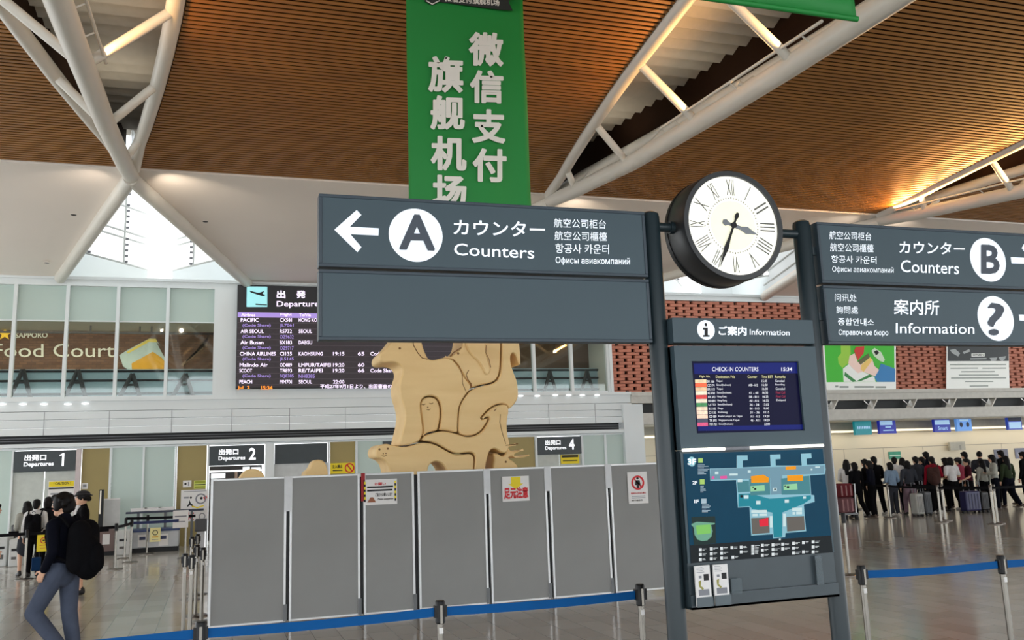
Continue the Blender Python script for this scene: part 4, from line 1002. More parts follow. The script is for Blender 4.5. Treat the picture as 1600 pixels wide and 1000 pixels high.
for x0_, ys in ((178, (870, 912, 955)), (272, (862, 905, 948)), (362, (858, 900, 942)), (452, (852,)), (532, (848, 888)), (632, (840, 860, 882, 900)), (716, (832, 874, 918)), (808, (828, 868, 910)), (892, (822, 862)), (985, (815, 856, 898)), (1072, (808, 888)), (1156, (802, 846, 888)), (460, (936,))):
    for y in ys: lgd.append(B4(x0_, y, x0_+24, y+26)); lgd.append(B4(x0_+30, y+4, x0_+30+random.randint(22, 44), y+8)); lgd.append(B4(x0_+30, y+14, x0_+30+random.randint(14, 34), y+18))
ml('legend_symbol', lgd, (222, 226, 226), 3)
# leaflet shelf under the map
MB().box(x0, x1, YI+.0, YI+.02, zs0, at(1090, 930, YI).z).build('shelf_lip', mat('slate_dark', (50, 62, 68), .4), ib)
MB().box(x0, x1, YI+.0, YI+.13, zs0-.0, zs0+.015).build('shelf', _M['slate_dark'], ib)
Zp = Zm(1040, 690, 3.227)
for k, (q, lbl) in enumerate((((146, 628, 232, 780), 'white leaflet in the left slot of the map board shelf'), ((237, 622, 322, 770), 'white leaflet beside the first one on the map board shelf'))):
    Y = YI-.03; a = at(*Zp(q[0], q[1]), Y); b = at(*Zp(q[2], q[3]), Y); z0_ = b.z; z1_ = at(*Zp(q[0], q[1]), Y).z
    o = empty('leaflet', ((a.x+b.x)/2, Y, z0_), lbl, 'leaflet', 'leaflets on the shelf')
    MB().box(a.x, b.x, Y-.002, Y+.012, z0_-.06, z1_).build('pages', PAPER, o)
    wd, h = b.x-a.x, z1_-z0_
    mb = MB(); mb.box(a.x+.55*wd, a.x+.88*wd, Y-.004, Y-.002, z0_+.52*h, z0_+.72*h); mb.build('cover_block', INK, o)
    mb = MB()
    for i in range(4): mb.box(a.x+.1*wd, a.x+(.5+.1*(i % 2))*wd, Y-.004, Y-.002, z0_+(.93-.05*i)*h, z0_+(.945-.05*i)*h)
    mb.box(a.x+.22*wd, a.x+.4*wd, Y-.004, Y-.002, z0_+.6*h, z0_+.68*h); mb.box(a.x+.15*wd, a.x+.85*wd, Y-.004, Y-.002, z0_+.05*h, z0_+.24*h); mb.build('cover_print', INKG, o)
    mb = MB(); mb.prism([(a.x+.18*wd, z0_+.5*h), (a.x+.35*wd, z0_+.54*h), (a.x+.3*wd, z0_+.36*h), (a.x+.5*wd, z0_+.28*h), (a.x+.42*wd, z0_+.22*h), (a.x+.2*wd, z0_+.34*h)], Y-.005, Y-.003); mb.build('cover_figure', mat('leaflet_olive', (150, 146, 70), .6), o)
    hd = MB().box(a.x-.004, b.x+.004, Y-.012, Y-.006, zs0-.0+.02, z0_).build('clear_pocket', mat('clear_pocket', (92, 104, 110), .15, alpha=.75), ib)
for q in ((328, 692, 388, 765), (752, 575, 800, 720)):
    a = at(*Zp(q[0], q[1]), YI-.01); b = at(*Zp(q[2], q[3]), YI-.01)
    MB().box(a.x, b.x, YI-.012, YI-.006, b.z, a.z).build('clear_pocket', mat('clear_pocket_thin', (84, 98, 104), .12, alpha=.6), ib)

# ================================================================ BANNERS
def cloth(x0, x1, z0, z1, y, th=.012):
    mb = MB(); n = 24; v = []
    for i in range(n+1):
        x = x0+(x1-x0)*i/n
        for j in range(13):
            z = z0+(z1-z0)*j/12; v.append((x, y+.018*math.sin(i*.62+1.2)*(1-j/12.)+.01*math.sin(j*.9+i*.2), z))
    f = [(i*13+j, (i+1)*13+j, (i+1)*13+j+1, i*13+j+1) for i in range(n) for j in range(12)]
    return mb.add(v, f)
YN = 10.0
b0, b1 = 2.085, 3.60
ban = empty('hanging_banner', ((b0+b1)/2, YN, 4.2), 'tall green hanging banner with white lettering in two columns', 'banner')
cl = cloth(b0, b1, 4.2, 7.78, YN).build('cloth', GREEN, ban, True); sm = cl.modifiers.new('thick', 'SOLIDIFY'); sm.thickness = .006
MB().tube([(b0-.03, YN, 4.2), (b1+.03, YN, 4.2)], .03, 12).build('bottom_rod', GREEN, ban, True); MB().tube([(b0-.03, YN, 7.78), (b1+.03, YN, 7.78)], .02, 10).build('top_rod', ALU, ban, True)
for x in (b0+.15, b1-.15): MB().tube([(x, YN, 7.78), (x, YN, ZC+.1)], .006, 6).build('cord', INKG, ban)
Zb = Zm(620, 0, 3.03); Yb = YN-.036
mb = MB()
for t, q in (('微', (340, 150, 505, 312)), ('信', (345, 330, 505, 487)), ('支', (355, 515, 515, 677)), ('付', (358, 700, 520, 860)), ('旗', (148, 264, 315, 436)), ('舰', (158, 450, 322, 614)), ('机', (160, 642, 330, 806)), ('场', (168, 826, 330, 990))):
    mb.textq(t, quad(Zb, *q, Yb, .03), Yb, .035)
mb.build('lettering', BANW, ban)
mb = MB(); ppoly(mb, Zb, [(175, -60), (545, -30), (530, 10), (548, 50), (490, 46), (200, 8)], Yb, Yb, .003); ppoly(mb, Zb, [(130, -40), (210, -40), (208, 4), (168, 26), (132, 6)], Yb, Yb-.002, .003)
mb.build('ribbon_emblem', mat('banner_black', (30, 36, 34), .6), ban)
mb = MB(); mb.textq('微信支付旗舰机场', quad(Zb, 225, -24, 485, 8, Yb, .085), Yb-.006, .02)
mb.build('ribbon_lettering', BANW, ban)
mb = MB()
for q in ([(140, 2), (168, 18), (202, 1), (204, 5), (168, 23), (138, 6)], [(155, -10), (170, 0), (185, -10), (185, -16), (155, -16)]): ppoly(mb, Zb, q, Yb, Yb-.006, .003)
mb.build('emblem_line', BANW, ban)
Y2 = 6.0; c0 = at(1337, 33, Y2); b1 = c0.x; b0 = b1-1.62
ban2 = empty('hanging_banner', ((b0+b1)/2, Y2, c0.z), 'plain green lower end of a hanging banner at the top edge', 'banner')
cl = cloth(b0, b1, c0.z+.02, 7.7, Y2).build('cloth', GREEN, ban2, True); sm = cl.modifiers.new('thick', 'SOLIDIFY'); sm.thickness = .006
MB().tube([(b0-.02, Y2, c0.z+.02), (b1+.02, Y2, c0.z+.02)], .025, 14).build('bottom_rod', GREEN, ban2, True); MB().tube([(b0, Y2, 7.7), (b1, Y2, 7.7)], .02, 10).build('top_rod', ALU, ban2, True)
for x in (b0+.15, b1-.15): MB().tube([(x, Y2, 7.7), (x, Y2, ZC+.1)], .006, 6).build('cord', INKG, ban2)

# ================================================================ PARTITION PANELS
YPn = 12.15
pan_px = [(327, 447), (452, 562.5), (568, 648), (654, 761.5), (766, 857.5), (862.5, 954), (958.5, 1049)]
plabel = ['grey partition panel at the left end of the row', 'second grey partition panel from the left end, plain', 'grey partition panel with red tape and a striped warning notice', 'wide plain grey partition panel under the wooden sculpture', 'grey partition panel with yellow arrow caution notice', 'plain grey partition panel between the arrow notice and the prohibition notice', 'grey partition panel with the round prohibition notice beside the signpost']
pxz = []
for k, (xa_, xb_) in enumerate(pan_px):
    a, b = at(xa_, 860, YPn).x, at(xb_, 850, YPn).x; pxz.append((a, b))
    o = empty('partition_panel', ((a+b)/2, YPn, 0), plabel[k], 'partition', 'grey partition panels')
    z0_, z1_ = .05, 1.84
    bev(MB().box(a+.012, b-.012, YPn, YPn+.026, z0_+.02, z1_-.02).build('board', PANG, o), .003)
    mb = MB()
    for q in ((a, a+.03, z0_, z1_), (b-.03, b, z0_, z1_), (a+.03, b-.03, z1_-.028, z1_), (a+.03, b-.03, z0_, z0_+.026)): mb.box(q[0], q[1], YPn-.012, YPn+.036, q[2], q[3])
    bev(mb.build('frame', ALU, o), .004)
    if k < 6 and k != 2-0 or k == 0:
        if k not in (1,): MB().box(b-.028, b+.06, YPn-.022, YPn-.012, 1.40 if k < 2 else 1.5, z1_-.0).build('connector', mat('white_tape', (206, 208, 210), .5), o)
    if k < 6: MB().box(b+.001, b+.05, YPn+.03, YPn+.045, .06, 1.80).build('gap_strip', BLACK, o)  # black strip added to keep the gap between panels dark
    MB().box(b-.03, b+.015, YPn-.02, YPn-.012, .06, .26).build('bracket', ALUD, o)
    MB().box(b-.028, b+.03, YPn-.16, YPn+.2, 0, .03).build('foot', ALUD, o); MB().box(a+.0, a+.03, YPn-.01, YPn+.03, 0, .06).build('foot', ALUD, o)
    if k == 2: MB().box(a-.03, a+.022, YPn-.024, YPn-.012, 1.48, z1_+.005).build('red_tape', mat('tape_red', (150, 18, 26), .6), o)
notice('notice', 'white notice with yellow black striped edges on the red taped panel', 'notice', 568, 749.8, 620.5, 787, YPn-.014, [('t', RED, 'お願い', .32, .12, .66, .24, .02)]+[('r', INK, .1, .27+.13*i, .88-.02*i, .34+.13*i) for i in range(2)]+[('t', INK, 'ご協力をお願いします', .34, .54, .86, .68, .02), ('t', INK, 'Please cooperate', .42, .74, .88, .84, .02), ('p', mat('notice_brown', (150, 90, 60), .6), [(.1, .9), (.2, .7), (.28, .7), (.36, .9)])]+[('r', INK if j % 2 else YEL, .01 if c_ == 0 else .92, .08+.1*j, .06 if c_ == 0 else .97, .18+.1*j) for c_ in (0, 1) for j in range(8)])
notice('notice', 'white notice with yellow down arrow and red caution lettering', 'notice', 784, 745, 827.3, 782, YPn-.014, [('p', YEL, [(.33, .03), (.68, .03), (.68, .3), (.78, .3), (.5, .52), (.22, .3), (.33, .3)]), ('t', RED, '足元注意', .05, .43, .95, .9, .045)])
notice('notice', 'white notice with red no entry circle and standing figure', 'notice', 979.7, 738, 1013, 786, YPn-.014, [('o', RED, .5, .34, .33), ('d', INK, .5, .2, .06), ('p', INK, [(.4, .26), (.6, .26), (.64, .42), (.57, .42), (.56, .52), (.44, .52), (.43, .42), (.36, .42)]), ('p', RED, [(.26, .2), (.3, .17), (.74, .5), (.7, .53)]), ('t', RED, '関係者以外立入禁止', .12, .64, .88, .70, .02), ('r', INKG, .15, .76, .85, .78), ('r', INKG, .15, .81, .85, .83), ('t', INK, '新千歳空港', .15, .87, .7, .92, .01)])

# ================================================================ WOODEN PUZZLE SCULPTURE
YG = 14.5
Zg = Zm(560, 530, 4.763)
sc = empty('wooden_sculpture', (3.6, YG+.4, 0), 'big pale wooden sculpture of interlocking animal shapes behind the grey partition', 'sculpture')
def smooth(pts, n=2):
    for _ in range(n):
        o = []
        for i in range(len(pts)):
            a, b = pts[i], pts[(i+1) % len(pts)]; o += [(a[0]*.75+b[0]*.25, a[1]*.75+b[1]*.25), (a[0]*.25+b[0]*.75, a[1]*.25+b[1]*.75)]
        pts = o
    return pts
def piece(name, pts, y0=0.0, y1=.78, ins=.010, Y=YG, Z=Zg, par=None, sm=2, m=None):
    pts = smooth(pts, sm)
    w_ = [(at(*Z(a, b), Y).x, at(*Z(a, b), Y).z) for a, b in pts]
    ar = _area(w_); w_ = w_ if ar > 0 else w_[::-1]
    q = []
    n = len(w_)
    for i in range(n):      # small inset so that a dark joint line stays between neighbours
        a, b, c = Vector(w_[i-1]), Vector(w_[i]), Vector(w_[(i+1) % n]); d = (c-a)
        d = d.normalized() if d.length > 1e-6 else Vector((1, 0)); q.append((b.x-d.y*ins, b.y+d.x*ins))
    mb = MB(); mb.prism(q, Y+y0+.02, Y+y1)
    # chamfered front lip
    q2 = []
    for i in range(n):
        a, b, c = Vector(q[i-1]), Vector(q[i]), Vector(q[(i+1) % n]); d = (c-a); d = d.normalized() if d.length > 1e-6 else Vector((1, 0)); q2.append((b.x-d.y*.018, b.y+d.x*.018))
    v = [(x, Y+y0+.02, z) for x, z in q]+[(x, Y+y0, z) for x, z in q2]
    mb.add(v, [(i, n+i, n+(i+1) % n, (i+1) % n) for i in range(n)]+[tuple(n+k for k in t) for t in poly_tris(q2)])
    return mb.build(name, m or SWOOD, par or sc)
p1 = piece('standing_animal', [(430, -70), (300, -60), (240, 20), (195, 70), (155, 105), (150, 160), (185, 180), (240, 172), (290, 180), (322, 208), (328, 250), (308, 300), (300, 360), (308, 430), (335, 500), (346, 575), (336, 640), (318, 710), (298, 795), (340, 797), (400, 785), (455, 765), (475, 725), (487, 690), (476, 600), (466, 530), (463, 470), (490, 432), (540, 420), (592, 438), (616, 490), (622, 560), (610, 640), (598, 680), (650, 680), (742, 706), (742, 640), (745, 560), (755, 490), (790, 430), (840, 368), (838, 335), (800, 295), (775, 250), (742, 190), (705, 150), (660, 132), (620, 135), (570, 150), (525, 148), (505, 110), (485, 60), (470, 0)])
piece('sleeping_seal', [(463, 470), (490, 432), (540, 420), (592, 438), (616, 490), (622, 560), (610, 640), (598, 682), (550, 690), (510, 705), (478, 728), (487, 690), (476, 600), (466, 530)], .06)
piece('bird', [(630, 128), (690, 122), (742, 84), (775, 52), (790, -60), (1072, -70), (1068, 200), (1052, 280), (1010, 325), (900, 345), (842, 368), (838, 335), (800, 295), (775, 250), (742, 190), (705, 150)], .05)
w2 = piece('wing', [(795, 20), (806, 62), (832, 115), (885, 160), (922, 210), (938, 260), (968, 272), (990, 235), (984, 195), (962, 140), (952, 60), (950, -60), (790, -60)], .0, .1)
p4 = piece('swan', [(842, 370), (900, 347), (1010, 327), (1052, 282), (1068, 200), (1072, -70), (1190, -70), (1206, 60), (1214, 180), (1200, 200), (1186, 170), (1172, 120), (1150, 102), (1134, 125), (1140, 190), (1165, 262), (1186, 310), (1198, 430), (1165, 488), (1120, 530), (1100, 480), (1020, 488), (960, 530), (898, 604), (985, 570), (930, 672), (870, 717), (800, 726), (744, 706), (742, 640), (745, 560), (755, 490), (790, 430)])
p5 = piece('leaping_fox', [(744, 706), (800, 726), (870, 717), (930, 672), (985, 570), (898, 604), (960, 530), (1020, 488), (1100, 480), (1120, 530), (1103, 600), (1104, 700), (1128, 785), (1100, 850), (1060, 850), (1015, 815), (975, 825), (958, 880), (942, 950), (945, 1010), (850, 1010), (868, 870), (835, 842), (780, 850), (720, 855), (660, 828), (600, 790), (540, 765), (458, 760), (480, 722), (520, 702), (600, 682), (650, 682)], -.05)
p6 = piece('lying_seal', [(250, 785), (205, 772), (150, 785), (118, 830), (130, 885), (170, 892), (212, 925), (232, 1010), (232, 1130), (520, 1130), (515, 960), (545, 920), (585, 912), (625, 930), (660, 990), (665, 1130), (850, 1130), (860, 950), (866, 880), (835, 846), (780, 853), (720, 858), (660, 832), (600, 794), (540, 770), (458, 765), (400, 787), (340, 799)], -.02)
p7 = piece('moose_head', [(1008, 960), (1022, 885), (1005, 850), (1040, 838), (1090, 872), (1108, 845), (1092, 792), (1180, 776), (1192, 784), (1130, 802), (1150, 832), (1240, 814), (1244, 826), (1165, 862), (1195, 872), (1285, 850), (1298, 866), (1230, 892), (1150, 872), (1130, 884), (1175, 905), (1215, 960), (1215, 1130), (1008, 1130)], .1, .6)
# faces and joint lines
mb = MB()
def dot(mb, x, y, r, d): p = at(*Zg(x, y), YG); mb.disc(p.x, p.z, r, r, YG+d-.004, YG+d+.001, 14)
def line(mb, pts, d, w_=.010):
    P_ = [at(*Zg(a, b), YG) for a, b in pts]
    mb.tube([(p.x, YG+d, p.z) for p in P_], w_, 6)
dot(mb, 308, 68, .02, 0); line(mb, [(410, 45), (440, 100), (475, 140), (515, 148)], .0, .008); line(mb, [(412, -50), (405, 0), (410, 45)], .0, .008)
mb.build('face_line', SWOODE, p1)
mb = MB()
for x, y in ((490, 482), (548, 474)): line(mb, [(x-14, y), (x, y+5), (x+14, y-2)], .06, .007)
dot(mb, 522, 505, .012, .06); line(mb, [(512, 520), (530, 526), (542, 516)], .06, .006)
mb.build('face_line', SWOODE, sc.children[1])
mb = MB(); dot(mb, 748, 103, .02, .05); line(mb, [(690, 125), (715, 95), (770, 60)], .05, .009); line(mb, [(826, 228), (808, 262), (822, 300), (845, 330), (845, 355)], .05, .008)
mb.build('face_line', SWOODE, sc.children[2])
mb = MB(); line(mb, [(952, 45), (948, 100), (972, 150), (985, 210)], .0, .006); mb.build('face_line', SWOODE, w2)
mb = MB(); line(mb, [(705, 150), (750, 200), (772, 260), (775, 330), (800, 388)], .0, .006); mb.build('joint_line', SWOODE, p1)
mb = MB(); line(mb, [(1020, 520), (1004, 535)], -.05, .008); line(mb, [(1050, 560), (1046, 620), (1062, 690), (1090, 780)], -.05, .006); line(mb, [(1090, 790), (1130, 786), (1180, 780)], -.05, .008)
mb.build('face_line', SWOODE, p5)
mb = MB()
for x, y in ((155, 820), (217, 815)): dot(mb, x, y, .017, -.02)
for x, y in ((183, 852), (203, 850)): dot(mb, x, y, .01, -.02)
line(mb, [(172, 868), (190, 872), (210, 862)], -.02, .006)
mb.build('face_line', SWOODE, p6)
mb = MB(); dot(mb, 1110, 912, .018, .1); mb.build('face_line', SWOODE, p7)
b0_ = at(*Zg(232, 1130), YG); b1_ = at(*Zg(1215, 1130), YG)
MB().box(b0_.x-.05, b1_.x+.05, YG+.02, YG+.74, 0, b0_.z+.06).build('plinth', SWOOD, sc)
# two smaller wooden shapes behind the left panels
Zh = Zm(320, 660, 6.667)
for k, (pts, lbl) in enumerate((([(340, 700), (352, 580), (395, 525), (440, 492), (510, 480), (570, 498), (625, 545), (650, 700)], 'low rounded wooden animal shape under the Departures 2 sign'), ([(1010, 700), (1030, 540), (1050, 508), (1085, 490), (1105, 450), (1125, 408), (1165, 386), (1225, 392), (1262, 430), (1282, 500), (1290, 700)], 'small wooden animal head peeping over the second partition panel'))):
    Yh = 14.2; c = at(*Zh(*pts[len(pts)//2]), Yh)
    o = empty('wooden_sculpture', (c.x, Yh+.2, 0), lbl, 'sculpture')
    piece('carved_head', pts, 0, .42, 0, Yh, Zh, o)
    q = [at(*Zh(*p), Yh) for p in pts]; MB().box(min(p.x for p in q)+.04, max(p.x for p in q)-.04, Yh+.03, Yh+.40, 0, min(p.z for p in q)+.08).build('plinth', SWOOD, o)

# ================================================================ STANCHIONS
def stanchion(x, y, label, group, belt_end=None, h=.95, sticker=True, r=.024, detail=True, head=BLACK, post=STEEL):
    o = empty('belt_stanchion', (x, y, 0), label, 'stanchion', group)
    MB().lathe([(.17, 0), (.17, .012), (.15, .022), (.04, .03)], (x, y, 0), 28 if detail else 16).build('base', STEELD, o, True)
    MB().lathe([(r, .02), (r, h-.02)], (x, y, 0), 18 if detail else 10).build('post', post, o, True)
    hd = MB(); hd.lathe([(r+.004, h-.16), (.036, h-.15), (.036, h-.01), (.03, h)], (x, y, 0), 20 if detail else 10); hd = hd.build('head', head, o, True)
    if detail:
        MB().box(x-.009, x+.009, y-.040, y-.03, h-.155, h-.03).build('chrome_strip', STEEL, hd)
        for s in (-1, 1): MB().box(x+s*.034-.012, x+s*.034+.012, y-.022, y+.022, h-.115, h-.035).build('belt_clip', BLACK, o)
        if sticker: MB().box(x-.014, x+.014, y-.0285, y-.02, h-.225, h-.185).build('sticker', PAPER, o)
    return o
def belt(pa, pb, m, label, zc=.872, w_=.062, sag=.012, group=None, cat='belt'):
    mb = MB(); n = 8; v = []
    for i in range(n+1):
        t = i/n; x = pa[0]+(pb[0]-pa[0])*t; y = pa[1]+(pb[1]-pa[1])*t; z = zc-sag*4*t*(1-t)
        for dz_, dy in ((-w_/2, -.003), (w_/2, -.003), (w_/2, .003), (-w_/2, .003)): v.append((x, y+dy, z+dz_))
    f = []
    for i in range(n):
        for j in range(4): f.append((4*i+j, 4*i+(j+1) % 4, 4*i+4+(j+1) % 4, 4*i+4+j))
    f += [(0, 1, 2, 3), (4*n, 4*n+1, 4*n+2, 4*n+3)]
    d = Vector((pb[0]-pa[0], pb[1]-pa[1])).normalized()*.03
    return tag(mb.add(v, f).build('stanchion_belt', m), label, cat, group)
fr = [(-1.75, 6.56), (-.07, 6.56), (1.555, 6.60), (3.13, 6.58), (5.20, 6.60), (6.60, 6.5), (8.2, 6.5)]
fl_ = [None, 'steel stanchion with chrome head at the foot of the leftmost grey panel', 'steel stanchion in front of the grey panel under the sculpture', 'steel stanchion just left of the left sign post', 'steel stanchion just right of the right sign post, start of a blue belt', 'rightmost steel stanchion holding the blue belt', None]
for (x, y), l in zip(fr, fl_):
    if l: stanchion(x, y, l, 'stanchions in the front row')
for a, b, l in ((0, 1, 'blue belt leaving the front left stanchion towards the walking man'), (1, 2, 'blue belt crossing the foot of the left grey panels'), (2, 3, 'blue belt crossing the foot of the arrow notice panel'), (4, 5, 'blue belt stretched right of the sign posts'), (5, 6, 'short blue belt leaving the rightmost stanchion')):
    s = .0 if fl_[a] is None else .045; e = .0 if fl_[b] is None else .045
    belt((fr[a][0]+s, fr[a][1]), (fr[b][0]-e, fr[b][1]), BLUE, l, group='blue belts of the front row')
# cluster by the left panel
for px, py, Y, l in ((289.5, 867, 12.2, 'steel stanchion with its own base, left of the stanchion cluster'), (300, 857, 11.9, 'steel stanchion with a white sticker in the cluster by the left panel'), (317.5, 858, 13.0, 'steel stanchion touching the left edge of the left panel'), (308, 853, 13.6, 'steel stanchion in the middle of the cluster'), (300, 840, 15.4, 'steel stanchion behind the cluster by the left panel'), (309, 838, 16.0, 'steel stanchion at the back of the cluster, nearest the notice board')):
    p = at(px, py, Y); stanchion(p.x, Y, l, 'stanchion cluster', h=.95)
# stanchions by the departure gate on the left
bl = []
for px, py, l in ((38, 905.5, 'steel stanchion by the couple, with a black belt to the left'), (179, 890, 'steel stanchion beside the brown counter'), (194.5, 873, 'steel stanchion in front of the white machine'), (203.5, 879, 'steel stanchion at the left end of the silver counter'), (229, 866, 'steel stanchion holding the pale yellow notice, by the silver counter'), (289, 872, 'steel stanchion at the right end of the silver counter')):
    p = atz(px, py); bl.append(p); stanchion(p.x, p.y, l, 'stanchions at the departure gate', detail=False)
p0 = bl[0]
belt((p0.x-1.4, p0.y+.2), (p0.x, p0.y), BELTB, 'black belt left of the couple', group='black belts at the gate')
belt((p0.x, p0.y), (p0.x+1.5, p0.y-.1), BELTB, 'black belt holding the yellow no entry notice', group='black belts at the gate')
belt((bl[1].x-2.0, bl[1].y-.2), (bl[1].x, bl[1].y), BELTB, 'black belt behind the walking man', group='black belts at the gate')
belt((bl[1].x, bl[1].y), (bl[3].x, bl[3].y), BELTB, 'black belt in front of the white machine', group='black belts at the gate')
belt((bl[3].x, bl[3].y), (bl[5].x, bl[5].y), mat('navy_belt', (24, 40, 92), .6), 'navy belt in front of the silver counter', group='black belts at the gate')
belt((bl[2].x, bl[2].y), (bl[5].x+.2, bl[5].y+.5), BELTB, 'black belt above the silver counter', zc=.93, group='black belts at the gate')
notice('notice', 'yellow no entry notice hanging from the black belt beside the couple', 'notice', 58.5, 836, 78.5, 861, p0.y-.03, [('o', RED, .48, .34, .24), ('r', INK, .4, .3, .56, .38), ('r', RED, .2, .6, .75, .64), ('r', RED, .25, .78, .7, .8)], YEL)
notice('notice', 'pale yellow notice hanging in front of the silver counter', 'notice', 234.5, 825, 250.5, 846, bl[4].y-.05, [('o', INK, .5, .35, .26), ('r', mat('notice_gold', (220, 160, 30), .6), .2, .62, .8, .7), ('r', INKG, .2, .82, .8, .86)], mat('notice_pale', (236, 226, 160), .6))
notice('notice', 'white notice held over the right end of the silver counter', 'notice', 270.5, 798, 294, 824, bl[5].y-.03, [('r', INKG, .12, .3, .88, .38), ('r', INKG, .12, .62, .8, .68)], PAPER)

# ================================================================ DEPARTURE GATE COUNTERS
def furniture(name, label, cat, pxa, pxb, ytop, Y, dep, parts):
    a, b = at(pxa, 840, Y), at(pxb, 840, Y); zt_ = at((pxa+pxb)/2, ytop, Y).z
    o = empty(name, ((a.x+b.x)/2, Y+dep/2, 0), label, cat); parts(o, a.x, b.x, zt_, Y, dep); return o
CTR = mat('counter_silver', (178, 180, 182), .4, .2)
def silver(o, a, b, z, Y, d):
    MB().box(a, b, Y+.05, Y+d, 0, .12).build('kickplate', BLACK, o)
    bev(MB().box(a, b, Y, Y+d, .12, z-.05).build('front_panel', CTR, o), .01)
    MB().box(a-.02, b+.02, Y-.03, Y+d, z-.05, z).build('worktop', mat('counter_blue_edge', (28, 48, 96), .4), o)
    w_ = b-a
    for u in (.14, .58):
        p = MB().box(a+u*w_, a+(u+.2)*w_, Y-.004, Y, z-.42, z-.12).build('paper_sheet', PAPER, o)
        MB().box(a+(u+.03)*w_, a+(u+.16)*w_, Y-.006, Y-.003, z-.25, z-.17).build('sheet_print', mat('print_navy', (52, 62, 96), .6), p)
furniture('counter', 'long silver inspection counter with blue edge in front of the frosted panels', 'counter', 205, 279, 827, 25.4, .8, silver)
def brown(o, a, b, z, Y, d):
    bev(MB().box(a, b, Y, Y+d, .1, z).build('front_panel', mat('counter_brown', (112, 92, 88), .5), o), .01); MB().box(a, b, Y+.04, Y+d, 0, .1).build('kickplate', BLACK, o)
    MB().box(a+.25*(b-a), a+.7*(b-a), Y-.004, Y, z-.35, z-.1).build('paper_sheet', PAPER, o)
furniture('counter', 'brown counter at the left end of the silver counter', 'counter', 154, 179, 828, 25.2, .7, brown)
def machine(o, a, b, z, Y, d):
    bev(MB().box(a, b, Y, Y+d, .0, z).build('housing', mat('machine_white', (196, 198, 196), .4), o), .02)
    w_ = b-a; MB().box(a+.28*w_, a+.75*w_, Y-.006, Y+.01, .16, z-.38).build('opening', mat('machine_dark', (84, 82, 80), .5), o)
    MB().box(a+.25*w_, a+.8*w_, Y-.006, Y+.01, z-.26, z-.2).build('display', INK, o)
furniture('gate_machine', 'white ticket machine between the brown and silver counters', 'machine', 181, 203, 829, 25.0, .7, machine)
furniture('gate_machine', 'white ticket machine beyond the couple at the left', 'machine', 15, 31, 843, 23.6, .7, machine)
furniture('gate_machine', 'white ticket machine at the left edge of the photo', 'machine', -8, 12, 840, 23.9, .7, machine)
def scanner(o, a, b, z, Y, d):
    bev(MB().box(a, b, Y, Y+d, z-.32, z).build('cover', mat('machine_dark2', (60, 60, 62), .4), o), .03); MB().box(a+.05, b-.05, Y+.05, Y+d, 0, z-.32).build('stand', CTR, o)
furniture('scanner', 'dark boxy scanner left of the couple', 'machine', 16, 30, 820, 24.6, .5, scanner)
furniture('scanner', 'dark monitor behind the stanchion cluster', 'machine', 304, 323, 811, 25.6, .5, scanner)
def board(o, a, b, z, Y, d):
    MB().box(a, b, Y, Y+.04, .3, z).build('panel', mat('screen_board', (190, 192, 190), .5), o); MB().box(a, b, Y-.01, Y+.05, z-.03, z).build('top_edge', PAPER, o); MB().box(a+.05, b-.05, Y-.15, Y+.2, 0, .3).build('stand', ALUD, o)
furniture('privacy_screen', 'pale grey screen standing behind the brown counter', 'screen', 160, 185.5, 779, 26.3, .2, board)
def slim(o, a, b, z, Y, d):
    MB().box(a, b, Y, Y+.1, .0, z).build('frame', BLACK, o); MB().box(a+.05, b-.09, Y-.006, Y, z-.62, z-.03).build('lit_panel', mat('slim_panel', (226, 220, 206), .5, emit=.2, var=0), o)
furniture('slim_stand', 'slim dark stand with a narrow white panel on the olive wall', 'stand', 152, 159, 765, 26.1, .1, slim)
o = empty('tray_rail', at(235, 812, 26.3), 'dark rail with white trays behind the silver counter', 'rail')
a, b = at(196, 812, 26.2), at(318, 806, 26.2)
MB().box(a.x, b.x, 26.2, 26.5, .95, 1.0).build('rail', mat('rail_navy', (32, 40, 62), .4), o)
for x in (a.x+.3, (a.x+b.x)/2, b.x-.3): MB().box(x-.03, x+.03, 26.3, 26.4, 0, .95).build('leg', ALUD, o)
for u, l in ((.06, 'white tray at the left of the dark rail'), (.24, 'white tray in the middle of the dark rail'), (.42, 'white tray at the right of the dark rail')):
    xx = a.x+u*(b.x-a.x); t = empty('tray', (xx+.2, 26.3, 1.0), l, 'tray', 'white trays'); bev(MB().box(xx, xx+.38, 26.2, 26.48, 1.0, 1.08).build('tray_body', PAPER, t), .02)
    MB().box(xx-.01, xx+.39, 26.19, 26.49, 1.07, 1.085).build('rim', PAPER, t)

